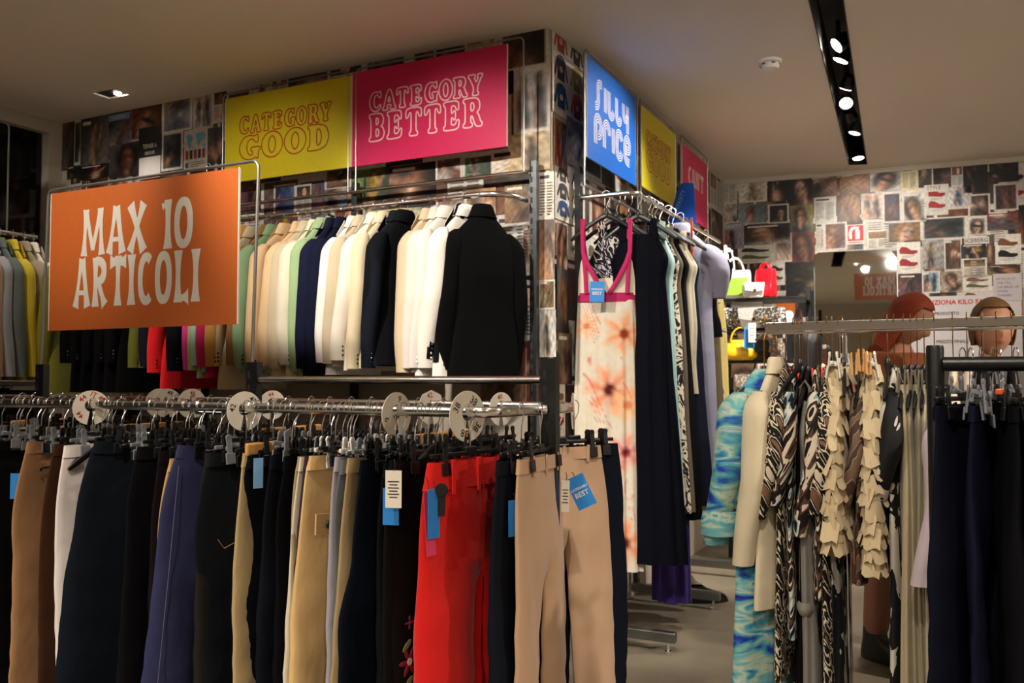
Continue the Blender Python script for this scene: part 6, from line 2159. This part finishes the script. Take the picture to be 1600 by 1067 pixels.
def person(label, loc, rz, hairc, topc, legc, tilt=0.0, turn=0.0, bend=0.0, sk=(206, 150, 120), hairlen=.2, H=1.64, stance=.1, step=0.0, shoec=(24, 20, 18), coatlen=.86, side=0.0):
    root = empty('person', loc, rz, label, 'person')
    s = H / 1.64
    B = lambda x, y, z: (x * s + side * max(0, z - .9) * s, y * s - bend * max(0, z - .9) * s, z * s)
    J = [(B(0, 0, .93), .12), (B(0, 0, 1.08), .105), (B(0, 0, 1.25), .12), (B(0, .005, 1.38), .07), (B(0, -.005, 1.45), .048)]
    E_ = [(0, 1), (1, 2), (2, 3), (3, 4)]
    arms = {}
    for q in (-1, 1):
        i0 = len(J)
        J += [(B(q * .16, 0, 1.34), .058), (B(q * .215, -.02, 1.1), .042), (B(q * .15, -.2, 1.06), .03), (B(q * .14, -.26, 1.07), .032)]
        E_ += [(2, i0), (i0, i0 + 1), (i0 + 1, i0 + 2), (i0 + 2, i0 + 3)]
        for k in range(5):
            a = len(J)
            if k < 4:
                fx, ln = q * (.117 + .017 * k), (.06, .07, .066, .05)[k]
                J += [(B(fx, -.30, 1.075), .0088), (B(fx, -.30 - ln * .6, 1.065), .008), (B(fx, -.30 - ln, 1.045), .007)]
            else:
                J += [(B(q * .10, -.265, 1.065), .010), (B(q * .088, -.29, 1.055), .009), (B(q * .085, -.31, 1.045), .008)]
            E_ += [(i0 + 3, a), (a, a + 1), (a + 1, a + 2)]
        arms[q] = i0
    legs = {}
    for q in (-1, 1):
        i0 = len(J)
        st = step * q
        J += [(B(q * .085, 0, .86), .088), (B(q * stance, -.01 + st * .5, .47), .056), (B(q * stance * 1.1, .02 + st, .09), .036), (B(q * stance * 1.15, -.1 + st, .035), .033)]
        E_ += [(0, i0), (i0, i0 + 1), (i0 + 1, i0 + 2), (i0 + 2, i0 + 3)]
        legs[q] = i0
    V, F = skin_mesh(J, E_)
    V[:, 1] = np.where((V[:, 2] > .8 * s) & (np.abs(V[:, 0] - side * np.clip(V[:, 2] - .9, 0, 1)) < .19) & (V[:, 1] > -.15 - bend * .5), V[:, 1], V[:, 1])
    hc = Vector(B(0, -.03, 1.54))
    hv, hf, hcx, M = head_mesh(hc, tilt, turn, sk)
    k = len(V)
    allv = [tuple(v) for v in V] + hv
    allf = F + [tuple(i + k for i in f) for f in hf]
    cols_ = [lin(sk)] * k + [tuple(c) for c in hcx]
    mesh_ob('body', allv, allf, attr_mat('skin_tone', .55, .02, .3), root, True, False, cols_)
    # hair: cap over the skull and a fall down the back and sides
    hm = solid('hair', hairc, .45, 0, .25, 60, .4, 200)
    n, m = 36, 20
    v, f = [], []
    for i in range(m + 1):
        fz = math.pi * .02 + (math.pi * .62) * i / m
        for q in range(n):
            a = 2 * math.pi * q / n
            y = math.sin(fz) * math.sin(a)
            front = max(0, -math.sin(a))
            zc_ = math.cos(fz)
            lim = .66 if front > .55 else (.66 - (1 - front / .55) * 1.5)
            g = 1.0
            z = zc_
            if zc_ < lim:
                z = lim if front > .25 else zc_
            drop = max(0, (-zc_)) * hairlen * 2.2 * (1 if front < .3 else 0)
            ra = 1 + .03 * math.sin(9 * a + 3 * i * .3)
            v.append((math.sin(fz if z == zc_ else math.acos(max(-1, min(1, z)))) * math.cos(a) * .086 * ra, (math.sin(fz if z == zc_ else math.acos(max(-1, min(1, z)))) * math.sin(a)) * .106 * ra + .004, z * .128 - drop + .004))
    for i in range(m):
        for q in range(n):
            q2 = (q + 1) % n
            f.append((i * n + q, (i + 1) * n + q, (i + 1) * n + q2, i * n + q2))
    f.append(tuple(reversed(range(n))))
    v = [tuple(M @ Vector(p) + hc) for p in v]
    mesh_ob('hair', v, f, hm, root, True, True)
    # clothes
    tj, te = [], []

    def chain(ids, add, mm):
        a = len(mm[0])
        for k_, i in enumerate(ids):
            mm[0].append((J[i][0], J[i][1] + add))
            if k_:
                mm[1].append((a + k_ - 1, a + k_))
        return a
    T = ([], [])
    chain([0, 1, 2, 3], .022, T)
    for q in (-1, 1):
        i0 = arms[q]
        a = len(T[0])
        T[0].extend([(J[i0][0], .072), (J[i0 + 1][0], .056), (J[i0 + 2][0], .042)])
        T[1].extend([(2, a), (a, a + 1), (a + 1, a + 2)])
    V, F = skin_mesh(T[0], T[1])
    mesh_ob('top', V, F, cloth(topc, .85), root, True, False)
    V, F = shell([(1.02 * s, .15, .125), (.95 * s, .165, .14), (coatlen * s, .185, .15), ((coatlen - .08) * s, .19, .155)], 28, 10, 2.2, seed=4, rad=.03, rk=7)
    V[:, 0] += side * .06
    V[:, 1] -= bend * .06
    mesh_ob('top_hem', V, F, cloth(topc, .85), root, True, True)
    T = ([(J[0][0], .125)], [])
    for q in (-1, 1):
        i0 = legs[q]
        a = len(T[0])
        T[0].extend([(J[i0][0], .102), (J[i0 + 1][0], .074), (J[i0 + 2][0], .06)])
        T[1].extend([(0, a), (a, a + 1), (a + 1, a + 2)])
    V, F = skin_mesh(T[0], T[1])
    mesh_ob('trousers', V, F, cloth(legc, .85), root, True, False)
    for q in (-1, 1):
        i0 = legs[q]
        ax, ay, az = J[i0 + 2][0]
        V, F = shell([(.005, .046, .13, ax, ay - .06), (.03, .046, .13, ax, ay - .06), (.06, .042, .1, ax, ay - .035), (.1, .044, .055, ax, ay), (.16, .046, .05, ax, ay)], 24, 12, 2.3, seed=2, wav=.001)
        mesh_ob('boot', V, F, solid('boot_leather', shoec, .45, 0, .1), root, True, True)
    return root


def at_depth(px, d):
    k = (px - 800) / FPX
    return Vector((math.cos(YAW) * k * d - math.sin(YAW) * d, math.sin(YAW) * k * d + math.cos(YAW) * d, 0))


p = at_depth(1548, 3.65)
person('woman with tied-back light brown hair facing the camera behind the rack', p, YAW - math.radians(10), (120, 88, 48), (90, 84, 80), (40, 40, 46), tilt=.05, turn=.0, hairlen=.02, H=1.60)
p = at_depth(1388, 4.15)
person('red-haired person bending the head down behind the chrome rail', p, YAW + math.radians(35), (168, 66, 30), (150, 84, 56), (128, 84, 66), tilt=.55, turn=.2, bend=.12, hairlen=.12, H=1.67, coatlen=.5)
p = at_depth(1296, 5.6)
person('dark-haired person in a red top seen from behind by the handbags', p, YAW + math.radians(190), (16, 13, 13), (176, 18, 30), (110, 66, 42), hairlen=.3, H=1.60, stance=.16, side=.22, coatlen=.9, shoec=(80, 48, 30))
